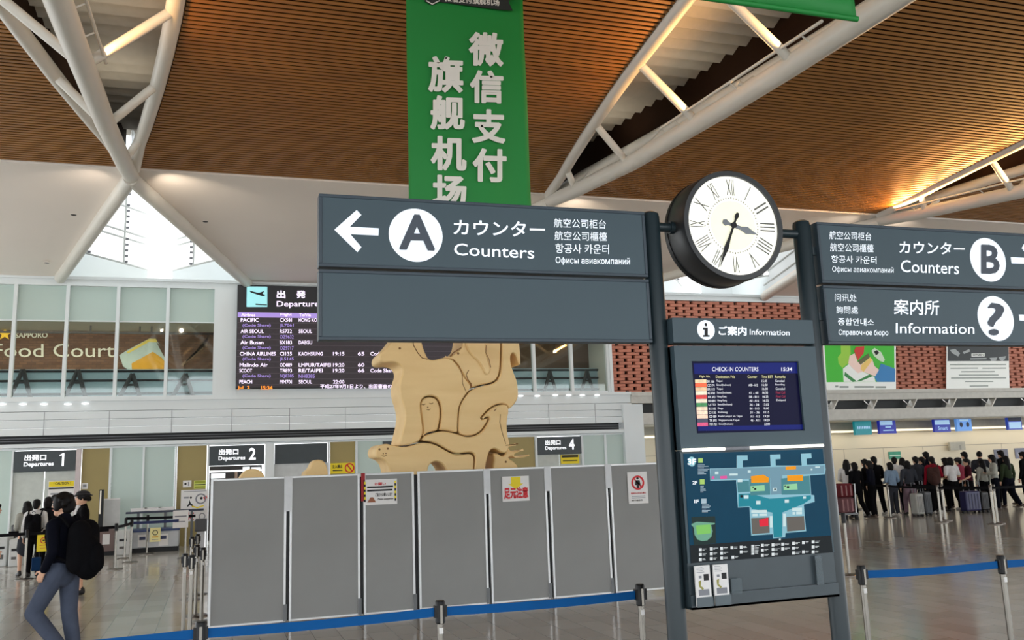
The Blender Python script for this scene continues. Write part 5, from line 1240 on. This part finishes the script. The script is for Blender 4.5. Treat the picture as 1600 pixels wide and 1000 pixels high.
# ================================================================ PEOPLE
REM = []
def remesh(o, vox, smooth=2):
    m = o.modifiers.new('skin_over', 'REMESH'); m.mode = 'VOXEL'; m.voxel_size = vox; m.use_smooth_shade = True
    if smooth: q = o.modifiers.new('soft', 'SMOOTH'); q.iterations = smooth; q.factor = .5
    REM.append(o); return o
def fabric(name, rgb): return mat('fabric_'+name, rgb, .9, var=.10, scale=9, spec=.08)
def lbuild(mb, name, m, par):   # local-space build
    sv = ROOTLOC.get(par.name); ROOTLOC[par.name] = Vector((0, 0, 0)); o = mb.build(name, m, par); ROOTLOC[par.name] = sv; return o
def limb(mb, a, b, c, ra, rb, rc): mb.cap(a, ra, b, rb); mb.cap(b, rb, c, rc)
def hand(mb, w_, d, side, s):
    d = Vector(d).normalized(); lat = Vector((0, 1, 0)) if abs(d.y) < .8 else Vector((0, 0, 1))
    lat = (lat-d*lat.dot(d)).normalized(); nrm = d.cross(lat).normalized()*side
    w_ = Vector(w_); pk = w_+d*.085*s
    for k in (-.024, -.008, .008, .024): mb.cap(w_+lat*k*.6*s, .013*s, pk+lat*k*s, .011*s, 8)
    for k, L in ((.027, .066), (.009, .076), (-.009, .071), (-.027, .056)):
        a = pk+lat*k*s; b = a+d*L*.5*s-nrm*.008*s; c = b+d*L*.42*s-nrm*.022*s; mb.cap(a, .0092*s, b, .0085*s, 8); mb.cap(b, .0085*s, c, .007*s, 8)
    t0 = w_+d*.025*s+lat*.022*s; t1 = t0+(lat*.8+d*.6).normalized()*.04*s; t2 = t1+(d+lat*.2-nrm*.2).normalized()*.032*s
    mb.cap(t0, .012*s, t1, .010*s, 8); mb.cap(t1, .010*s, t2, .008*s, 8)
def person(loc, rz, h, label, top, pants, hair='short', arms=('down', 'down'), legs='stand', sleeve='long', skirt=False, group=None, near=False, lean=0.0, headturn=0.0, build=1.0, shoe=(40, 38, 38), hat=None, haircol=None, inner=None, hem=0.0, wide=1.0):
    s = h/1.70; o = empty('person', loc, label, 'person', group); o.rotation_euler = (0, 0, rz)
    V = lambda x, y, z: Vector((x*s*(build if z < 1.42 else 1), (y+lean*max(0, z-.9))*s, z*s))
    bv = .0065 if near else .012; cvx = .012 if near else .018
    HC = V(0, .02, 1.575)
    # pose
    L = {'stand': [((-.09, 0, .90), (-.095, .02, .49), (-.10, -.01, .085)), ((.09, 0, .90), (.095, .02, .49), (.10, -.01, .085))],
         'wide': [((-.09, 0, .90), (-.12, .03, .49), (-.15, .03, .085)), ((.09, 0, .90), (.12, .0, .49), (.15, -.05, .085))],
         'walk': [((-.09, 0, .91), (-.09, .25, .50), (-.09, -.04, .19)), ((.09, 0, .91), (.09, -.02, .49), (.09, -.10, .085))],
         'step': [((-.09, 0, .90), (-.09, .16, .50), (-.09, .18, .085)), ((.09, 0, .90), (.09, -.03, .49), (.09, -.26, .10))]}[legs]
    A = {'down': ((.235, -.01, 1.10), (.25, .06, .86)), 'bent': ((.23, -.02, 1.10), (.13, .22, 1.04)), 'fold': ((.22, .03, 1.12), (.02, .20, 1.12)), 'hold': ((.24, .02, 1.10), (.22, .25, .98)), 'up': ((.22, .06, 1.14), (.10, .20, 1.34)), 'strap': ((.24, .0, 1.12), (.15, .14, 1.30)), 'back': ((.24, -.08, 1.11), (.26, -.12, .88)), 'pocket': ((.25, -.06, 1.12), (.21, .07, .93))}
    body = MB()
    # head: skull, jaw, nose, ears, neck
    body.ell(HC, .076*s, .094*s, .112*s); body.cap(HC+Vector((0, .03, -.05))*s, .058*s, HC+Vector((0, .055, -.088))*s, .034*s, sx=.95)
    body.cap(HC+Vector((0, .088, .012))*s, .010*s, HC+Vector((0, .108, -.022))*s, .013*s, 8); body.cap(HC+Vector((-.012, .09, -.058))*s, .009*s, HC+Vector((.012, .09, -.058))*s, .009*s, 8)
    for q in (-1, 1): body.cap(HC+Vector((q*.076, -.005, .015))*s, .013*s, HC+Vector((q*.078, -.008, -.022))*s, .010*s, 8, sx=.6); body.ell(HC+Vector((q*.03, .08, .03))*s, .018*s, .014*s, .007*s, 8, 6)
    body.cap(V(0, -.005, 1.38), .056*s, V(0, .01, 1.52), .05*s)
    if headturn:
        c_, s_ = math.cos(headturn), math.sin(headturn); n0 = 0
        for i, v in enumerate(body.v):
            x, y = v[0]-HC.x, v[1]-HC.y
            if v[2] > 1.44*s: body.v[i] = (HC.x+x*c_-y*s_, HC.y+x*s_+y*c_, v[2])
    HT = len(body.v)
    body.cap(V(-.14, 0, 1.385), .055*s, V(.14, 0, 1.385), .055*s, sy=.9); body.cap(V(0, 0, 1.12), .125*s, V(0, 0, 1.30), .145*s, sy=.62); body.cap(V(0, 0, .96), .13*s, V(0, 0, 1.1), .12*s, sy=.68)
    for (hp, kn, an) in L:
        hp, kn, an = V(*hp), V(*kn), V(*an); limb(body, hp, kn, an, .08*s, .052*s, .036*s)
        body.cap(an+Vector((0, -.02, -.03))*s, .034*s, an+Vector((0, .13, -.05))*s, .028*s, 10)
    sh = MB(); arm = []
    for q, k in ((-1, 0), (1, 1)):
        el, wr = A[arms[k]]; S0 = V(q*.178, 0, 1.365); E = V(q*el[0], el[1], el[2]); W_ = V(q*wr[0], wr[1], wr[2]); arm.append((S0, E, W_))
        limb(body, S0, E, W_, .046*s, .036*s, .026*s); hand(body, W_, W_-E, q, s)
    bo = lbuild(body, 'body', SKIN, o); remesh(bo, bv*s)
    # eyes, brows, mouth
    e = MB().use(EYE)
    ct, st = math.cos(headturn), math.sin(headturn)
    def hp_(x, y, z): return HC+Vector((x*ct-y*st, x*st+y*ct, z))*s
    for q in (-1, 1): e.ell(hp_(q*.031, .087, .014), .011*s, .009*s, .006*s, 8, 6); e.cap(hp_(q*.018, .092, .036), .004*s, hp_(q*.045, .082, .036), .004*s, 6)
    e.use(LIP); e.cap(hp_(-.016, .098, -.055), .006*s, hp_(.016, .098, -.055), .006*s, 8)
    lbuild(e, 'face', EYE, o)
    # clothes
    sh.cap(V(-.145, 0, 1.38), .068*s, V(.145, 0, 1.38), .068*s, sy=.95); sh.cap(V(0, 0, 1.10), .150*s, V(0, 0, 1.30), .170*s, sy=.66); sh.cap(V(0, 0, .975), .163*s, V(0, 0, 1.10), .150*s, sy=.70)
    if hem: sh.cap(V(0, -.01, .90-hem), .175*s, V(0, 0, 1.0), .16*s, sy=.74)
    sh.cap(V(0, -.01, 1.40), .075*s, V(0, -.005, 1.445), .064*s)
    for S0, E, W_ in arm:
        if sleeve == 'long': limb(sh, S0, E, E.lerp(W_, .93), .066*s, .052*s, .042*s)
        else: sh.cap(S0, .068*s, S0.lerp(E, .75), .062*s)
    t = lbuild(sh, 'top', top, o); remesh(t, cvx*s)
    tr = MB()
    if skirt:
        tr.cap(V(0, 0, .62), .185*s, V(0, 0, .94), .16*s, sy=.75)
    else:
        tr.cap(V(0, 0, .90), .160*s, V(0, 0, .98), .150*s, sy=.72)
        for (hp, kn, an) in L: hp, kn, an = V(*hp), V(*kn), V(*an); limb(tr, hp, kn, an+Vector((0, 0, .015)), .094*s*wide, .072*s*wide, .060*s*wide)
    t = lbuild(tr, 'skirt' if skirt else 'trousers', pants, o); remesh(t, cvx*s)
    for (hp, kn, an) in L:
        an = V(*an); m = MB(); m.cap(an+Vector((0, -.03, -.035))*s, .046*s, an+Vector((0, .06, -.042))*s, .044*s); m.cap(an+Vector((0, .05, -.048))*s, .042*s, an+Vector((0, .145, -.055))*s, .033*s)
        m.cap(an+Vector((0, -.03, -.01))*s, .042*s, an+Vector((0, -.01, .02))*s, .04*s)
        t = lbuild(m, 'shoe', mat('shoe_%d_%d_%d' % shoe, shoe, .6), o); remesh(t, .010*s)
        if legs == 'walk' and an.z > .15*s: pass
    hr = MB()
    def H(x, y, z): return hp_(x, y, z)
    if hair in ('short', 'cap', 'hat'):
        hr.ell(H(0, -.012, .028), .090*s, .104*s, .105*s); hr.cap(H(0, -.05, .0), .075*s, H(0, -.055, -.045), .06*s)
        hr.cap(H(-.04, .07, .075), .03*s, H(.04, .07, .075), .03*s)
        if near:
            for i in range(14):
                a_ = i*2.4; hr.cap(H(.06*math.cos(a_), -.02+.06*math.sin(a_), .05+.02*math.sin(i)), .042*s, H(.09*math.cos(a_), -.025+.09*math.sin(a_), .0+.05*math.cos(i*1.7)), .026*s)
    elif hair == 'bob':
        hr.ell(H(0, -.012, .025), .094*s, .108*s, .108*s); hr.cap(H(-.05, -.035, -.03), .062*s, H(-.055, -.03, -.09), .05*s); hr.cap(H(.05, -.035, -.03), .062*s, H(.055, -.03, -.09), .05*s); hr.cap(H(0, -.07, -.02), .07*s, H(0, -.07, -.1), .055*s)
        hr.cap(H(-.04, .07, .07), .03*s, H(.04, .07, .07), .03*s)
    elif hair == 'long':
        hr.ell(H(0, -.012, .025), .094*s, .108*s, .108*s); hr.cap(H(-.05, -.035, -.03), .062*s, H(-.07, -.04, -.2), .052*s); hr.cap(H(.05, -.035, -.03), .062*s, H(.07, -.04, -.2), .052*s); hr.cap(H(0, -.08, -.02), .075*s, H(0, -.10, -.3), .066*s, sy=.8)
        hr.cap(H(-.04, .07, .07), .03*s, H(.04, .07, .07), .03*s)
    elif hair == 'bun':
        hr.ell(H(0, -.012, .028), .090*s, .104*s, .105*s); hr.ell(H(0, -.11, -.01), .045*s, .04*s, .045*s)
    t = lbuild(hr, 'hair', haircol or HAIR, o); remesh(t, (.010 if near else .014)*s)
    if hat:
        hm = MB(); hm.ell(H(0, -.01, .075), .104*s, .116*s, .062*s); hm.cap(H(-.05, -.01, .05), .052*s, H(.05, -.01, .05), .052*s)
        if hat == 'cap': hm.cap(H(-.03, .1, .05), .035*s, H(.03, .1, .05), .035*s)
        else:
            for i in range(20): a_ = i*math.pi/10; hm.ell(H(.118*math.cos(a_), -.01+.128*math.sin(a_), .058+.012*math.cos(2*a_)), .032*s, .032*s, .014*s, 8, 6)
        t = lbuild(hm, 'hat', mat('hat_navy', (24, 24, 30), .7), o); remesh(t, .011*s)
    if inner:
        sc_ = MB(); sc_.cap(V(0, .06, 1.42), .062*s, V(0, .09, 1.30), .045*s, sx=.9); t = lbuild(sc_, 'collar', inner, o); remesh(t, .012*s)
    return o
def backpack(par, s, loc, rz, label, m, back=-.20, big=1.0):
    o = empty('backpack', loc, label, 'backpack'); o.rotation_euler = (0, 0, rz)
    mb = MB(); mb.cap((-.07, back, 1.0), .12*big, (-.07, back, 1.28), .11*big, sy=.85); mb.cap((.07, back, 1.0), .12*big, (.07, back, 1.28), .11*big, sy=.85); mb.cap((0, back-.06, .95), .13*big, (0, back-.05, 1.12), .12*big, sy=.8)
    for i, v in enumerate(mb.v): mb.v[i] = tuple(c*s for c in v)
    b = lbuild(mb, 'bag', m, o); remesh(b, .014)
    mb = MB(); mb.cap((0, back-.13*big, .97), .09*big, (0, back-.13*big, 1.08), .08*big, sy=.7)
    for i, v in enumerate(mb.v): mb.v[i] = tuple(c*s for c in v)
    b = lbuild(mb, 'front_pocket', m, o); remesh(b, .012)
    for q in (-1, 1):
        mb = MB(); mb.tube([Vector(p)*s for p in ((q*.13, back+.08, 1.34), (q*.14, -.03, 1.452), (q*.145, .07, 1.40), (q*.15, .115, 1.26), (q*.17, .06, 1.08), (q*.16, back+.06, 1.0))], .016*s, 8); lbuild(mb, 'strap', m, o, )
    mb = MB(); mb.tube([Vector((.03*math.cos(t_/6*math.pi), back+.02, 1.40+.04*math.sin(t_/6*math.pi)))*s for t_ in range(7)], .008*s, 6); lbuild(mb, 'top_handle', m, o)
    return o
BLKF = fabric('black', (12, 12, 14)); NAVY = fabric('navy', (12, 14, 24)); JEAN = fabric('blue_grey', (74, 81, 97)); WHT = fabric('white', (208, 206, 204)); DKG = fabric('dark_grey', (52, 54, 60)); BAGB = fabric('bag_black', (13, 13, 16)); DEN = fabric('denim', (118, 138, 158)); REDF = fabric('red', (128, 22, 38)); MAR = fabric('maroon', (62, 22, 32)); GRYW = fabric('pale_grey', (166, 166, 156)); PINK = fabric('pink', (170, 70, 90)); GRN = fabric('dark_green', (48, 58, 40)); MAU = fabric('mauve', (128, 106, 116)); BRN = fabric('brown', (64, 44, 40)); LBL = fabric('light_blue', (128, 138, 190))
# the walking man with the big rucksack
pm = atz(92, 1036); hz_ = at(97, 767.5, pm.y).z
RZ = math.radians(64)
person((pm.x, pm.y, 0), RZ, hz_-.01, 'man in dark navy jacket and blue grey trousers walking with a black rucksack', NAVY, JEAN, 'short', ('pocket', 'pocket'), 'walk', near=True, headturn=.0, lean=.05, build=1.06, wide=1.14)
backpack(None, hz_/1.7, (pm.x, pm.y, 0), RZ, 'big black rucksack on the back of the walking man', BAGB, -.205, 1.14)
# the woman in the dark uniform hat
pw = atz(123, 929); hw_ = at(124, 764, pw.y).z
person((pw.x, pw.y, 0), math.radians(104), hw_/1.02, 'woman in dark uniform suit and brimmed hat with white scarf', BLKF, BLKF, 'bun', ('down', 'bent'), 'stand', skirt=True, near=True, headturn=-.1, hat='brim', inner=WHT, shoe=(20, 18, 20))
# the couple and their neighbours
def stand_at(px, ytop, Y):
    p = at(px, ytop, Y); return Vector((p.x, Y, 0)), p.z
for px, yt, Y, rz, lab, top, pn, hr, kw in (
    (43.5, 783, 21.2, .5, 'long haired woman in dark skirt at the left of the couple', GRYW, DKG, 'long', dict(skirt=True, arms=('bent', 'bent'))),
    (57.5, 780, 20.9, -.1, 'person in white sleeves with black backpack at the right of the couple', WHT, BLKF, 'short', dict(arms=('down', 'bent'))),
    (76, 776, 22.2, -.6, 'dark haired person in black half hidden behind the walking man', BLKF, BLKF, 'bob', dict(shoe=(210, 208, 204))),
    (-9, 786, 17.6, -1.2, 'person in light blue shirt cut by the left edge of the photo', LBL, BLKF, 'short', dict(arms=('down', 'down')))):
    l, hh = stand_at(px, yt, Y); person(l, rz, max(1.45, hh-.0), lab, top, pn, hr, **({'arms': ('down', 'down')} | kw))
    if 'black backpack' in lab: backpack(None, hh/1.7, l, rz, 'black backpack on the white sleeved person of the couple', BAGB, -.19, .95)
b_ = at(55.5, 869, 20.6)
o = empty('carrier_bag', (b_.x, 20.6, .0), 'blue carrier bag beside the legs of the couple', 'bag')
bev(MB().box(b_.x-.06, b_.x+.10, 20.55, 20.66, .14, .40).build('bag', fabric('bag_blue', (24, 52, 88)), o), .02); MB().tube([(b_.x-.03, 20.6, .40), (b_.x-.01, 20.6, .55), (b_.x+.05, 20.6, .55), (b_.x+.07, 20.6, .40)], .008, 6).build('handle', INK, o)
# the queue at the counters
Q = [  # px, ytop, Y, turn, label, top, trousers, hair, extra
 (1321.5, 718, 22.9, -.7, 'long haired woman in a pale floral top, first in the queue from the left', WHT, BLKF, 'long', dict(arms=('bent', 'up'))),
 (1334.5, 722, 22.2, .1, 'short person in black jacket right of the floral top woman', BLKF, BLKF, 'bob', {}),
 (1351, 717, 23.4, .5, 'person in black looking left, left of the tall black jacket', BLKF, BLKF, 'long', {}),
 (1357.5, 719.5, 22.2, .6, 'broad person in black coat in front of the tall man', NAVY, BLKF, 'bob', dict(build=1.12)),
 (1365, 713, 22.9, -.1, 'tall man in black jacket with short hair near the green poster', BLKF, BLKF, 'short', dict(build=1.08)),
 (1390, 722, 22.2, .0, 'woman in pale denim jacket below the green poster', DEN, DKG, 'bob', dict(arms=('bent', 'bent'))),
 (1396.5, 714, 23.2, -.8, 'person in white shirt behind the denim jacket', WHT, BLKF, 'short', {}),
 (1409, 715, 23.6, -.5, 'woman in white top beside the dark grey coat', WHT, MAU, 'long', {}),
 (1417, 719.5, 22.1, -.2, 'person in dark grey coat and mauve trousers', DKG, MAU, 'bob', dict(build=1.08)),
 (1430, 713, 22.8, -.1, 'man in charcoal hoodie right of the dark grey coat', DKG, BLKF, 'short', {}),
 (1440, 713.5, 23.0, .3, 'person in dark navy half hidden by the tallest man', NAVY, BLKF, 'short', {}),
 (1446.5, 705.5, 23.4, -.2, 'tallest man of the queue in navy, left of the red shirt', NAVY, BLKF, 'short', {}),
 (1455, 713, 22.0, -.2, 'man in dark red shirt carrying a brown backpack', REDF, BLKF, 'short', dict(arms=('down', 'strap'))),
 (1476, 715, 23.6, .2, 'dark haired person between red shirt and white shirt', MAR, BLKF, 'long', {}),
 (1484, 714.5, 22.3, -.1, 'person in plain white T shirt seen from behind', WHT, BLKF, 'bob', dict(sleeve='short', arms=('bent', 'bent'))),
 (1497, 715, 22.9, .3, 'person in pink top with dark cap', PINK, BLKF, 'short', dict(hat='cap')),
 (1506.5, 705.5, 23.9, .1, 'tall man in grey above the navy suitcase', GRYW, DKG, 'short', {}),
 (1510, 716, 22.3, 1.0, 'man in maroon T shirt with bare arm facing left', MAR, BLKF, 'short', dict(sleeve='short', arms=('hold', 'down'))),
 (1529.5, 705, 23.3, -.7, 'tall dark haired woman with ponytail facing right', DKG, BLKF, 'bun', {}),
 (1533.5, 718, 22.4, .0, 'long haired person in pale shirt with brown sleeves', GRYW, BLKF, 'long', {}),
 (1549.5, 710, 22.0, 1.0, 'long haired woman in pale patterned blouse with folded arms', GRYW, NAVY, 'long', dict(arms=('fold', 'fold'))),
 (1563.5, 703.5, 23.4, .1, 'tall person in dark clothes before the dark grey poster', BLKF, BLKF, 'short', {}),
 (1571, 712, 22.6, .0, 'woman with long black hair in dark green jacket', GRN, NAVY, 'long', dict(build=1.1)),
 (1597.5, 705.5, 22.8, .3, 'man in black jacket at the right edge of the queue', BLKF, BLKF, 'short', dict(build=1.06)),
]
for px, yt, Y, rz, lab, top, pn, hr, kw in Q:
    l, hh = stand_at(px, yt, Y); person(l, rz, hh, lab, top, pn, hr, group='people queueing at the counters', **({'build': 1.08, 'wide': 1.1, 'arms': (random.choice(['down', 'bent', 'hold']), random.choice(['down', 'bent', 'down'])), 'legs': random.choice(['stand', 'wide', 'stand', 'step']), 'shoe': random.choice([(40, 38, 38), (190, 186, 180), (70, 56, 48)])} | kw))
    if 'brown backpack' in lab: backpack(None, hh/1.7, l, rz-.5, 'brown backpack on the man in the dark red shirt', BRN, -.20, 1.0)
# luggage
def suitcase(px, ytop, Y, wpx, rgb, label, handle=True, dep=.28):
    a, b = at(px-wpx/2, 785, Y), at(px+wpx/2, 785, Y); zt_ = at(px, ytop, Y).z
    o = empty('suitcase', ((a.x+b.x)/2, Y, 0), label, 'suitcase', 'suitcases in the queue')
    m = mat('case_%d_%d_%d' % rgb, rgb, .45, var=.08)
    s_ = bev(MB().box(a.x, b.x, Y, Y+dep, .06, zt_).build('shell', m, o), .05, 4)
    mb = MB(); n = 5; wd = b.x-a.x
    for i in range(1, n): x = a.x+wd*i/n; mb.box(x-.012, x+.012, Y-.008, Y+.004, .12, zt_-.08)
    mb.build('rib', mat('caserib_%d_%d_%d' % rgb, tuple(int(c*.8) for c in rgb), .5), o)
    for x in (a.x+.05, b.x-.05):
        for y in (Y+.05, Y+dep-.05): MB().lathe([(.03, 0), (.035, .03), (.03, .06)], (x, y, 0), 10).build('wheel', BLACK, o)
    if handle: MB().tube([(a.x+.3*wd, Y+dep-.04, zt_-.02), (a.x+.3*wd, Y+dep-.04, zt_+.3), (b.x-.3*wd, Y+dep-.04, zt_+.3), (b.x-.3*wd, Y+dep-.04, zt_-.02)], .012, 8).build('pull_handle', ALUD, o)
suitcase(1438.5, 771, 21.4, 12, (158, 158, 152), 'silver grey suitcase standing before the dark red shirt man')
suitcase(1451.5, 768, 21.45, 11, (70, 74, 78), 'dark grey suitcase beside the silver one')
suitcase(1522, 767, 21.4, 23, (34, 34, 78), 'large navy blue suitcase in the queue')
suitcase(1541, 768, 21.4, 11, (28, 28, 30), 'black suitcase right of the navy one')
a = at(1322, 790, 22.0)
o = empty('luggage_trolley', (a.x, 22.0, 0), 'luggage trolley loaded with a reddish plaid bag at the left end of the queue', 'trolley')
MB().box(a.x-.32, a.x+.2, 21.75, 22.3, .14, .19).build('deck', ALUD, o)
for s in (-.28, .16):
    for y in (21.8, 22.25): MB().lathe([(.05, 0), (.06, .06), (.05, .13)], (a.x+s, y, 0), 10).build('wheel', BLACK, o)
MB().tube([(a.x+.16, 21.8, .18), (a.x+.2, 21.8, .98), (a.x+.2, 22.25, .98), (a.x+.16, 22.25, .18)], .018, 8).build('push_handle', ALU, o)
for k, (z0_, z1_, c, l) in enumerate(((.19, .62, (104, 72, 76), 'mauve striped bag, lower one on the luggage trolley'), (.62, 1.0, (96, 40, 44), 'red patterned bag, upper one on the luggage trolley'))):
    g = empty('travel_bag', (a.x, 22.0, z0_), l, 'bag', 'bags on the trolley')
    bev(MB().box(a.x-.30, a.x+.14, 21.78, 22.2, z0_, z1_).build('bag_body', fabric('plaid_%d' % k, c), g), .06, 3)
    mb = MB()
    for i in range(3): mb.box(a.x-.28+.15*i, a.x-.24+.15*i, 21.772, 21.79, z0_+.05, z1_-.05)
    mb.build('stripe', fabric('stripe_%d' % k, (150, 116, 116)), g)
# queue stanchions with black belts
QS = [(1323, 800), (1338.5, 797), (1349, 795), (1392, 809), (1400, 802), (1471, 816.5), (1477.5, 813.5), (1554.5, 819.5), (1559.5, 818)]
ql = ['steel queue post by the luggage trolley', 'steel queue post in front of the short person in black', 'steel queue post left of the tall black jacket', 'steel queue post in front of the denim jacket, near one', 'steel queue post in front of the denim jacket, far one', 'steel queue post between the dark grey suitcase and the white T shirt, near one', 'steel queue post just left of the white T shirt, far one', 'steel queue post right of the black suitcase, near one', 'steel queue post under the patterned blouse']
qp = []
for (px, py), l in zip(QS, ql):
    p = atz(px, py); qp.append(p); stanchion(p.x, p.y, l, 'posts of the counter queue', detail=False, r=.03, head=STEELD)
def qb(i, j, l): belt((qp[i].x, qp[i].y), (qp[j].x, qp[j].y), BELTB, l, zc=.88, w_=.06, group='black belts of the queue')
qb(0, 1, 'black belt before the trolley'); qb(1, 3, 'black belt before the black jackets'); qb(3, 5, 'black belt before the grey coats, nearer one'); qb(4, 6, 'black belt before the grey coats, farther one'); qb(5, 7, 'black belt before the navy suitcase, nearer one'); qb(6, 8, 'black belt before the navy suitcase, farther one')
belt((qp[7].x, qp[7].y), (qp[7].x+2.2, qp[7].y+.2), BELTB, 'black belt running to the right edge from the last posts', zc=.88, group='black belts of the queue')
pp = atz(1327, 899); stanchion(pp.x, pp.y, 'thin steel stanchion half hidden by the right sign post', 'stanchions in the front row', detail=False)

# ---- bake the soft shapes into plain meshes
bpy.context.view_layer.update()
dg = bpy.context.evaluated_depsgraph_get()
new = [(o, bpy.data.meshes.new_from_object(o.evaluated_get(dg))) for o in REM]
for o, me in new:
    o.modifiers.clear(); old = o.data; nm = old.name; o.data = me
    if old.users == 0: bpy.data.meshes.remove(old)
    me.name = nm; me.polygons.foreach_set('use_smooth', [True]*len(me.polygons))
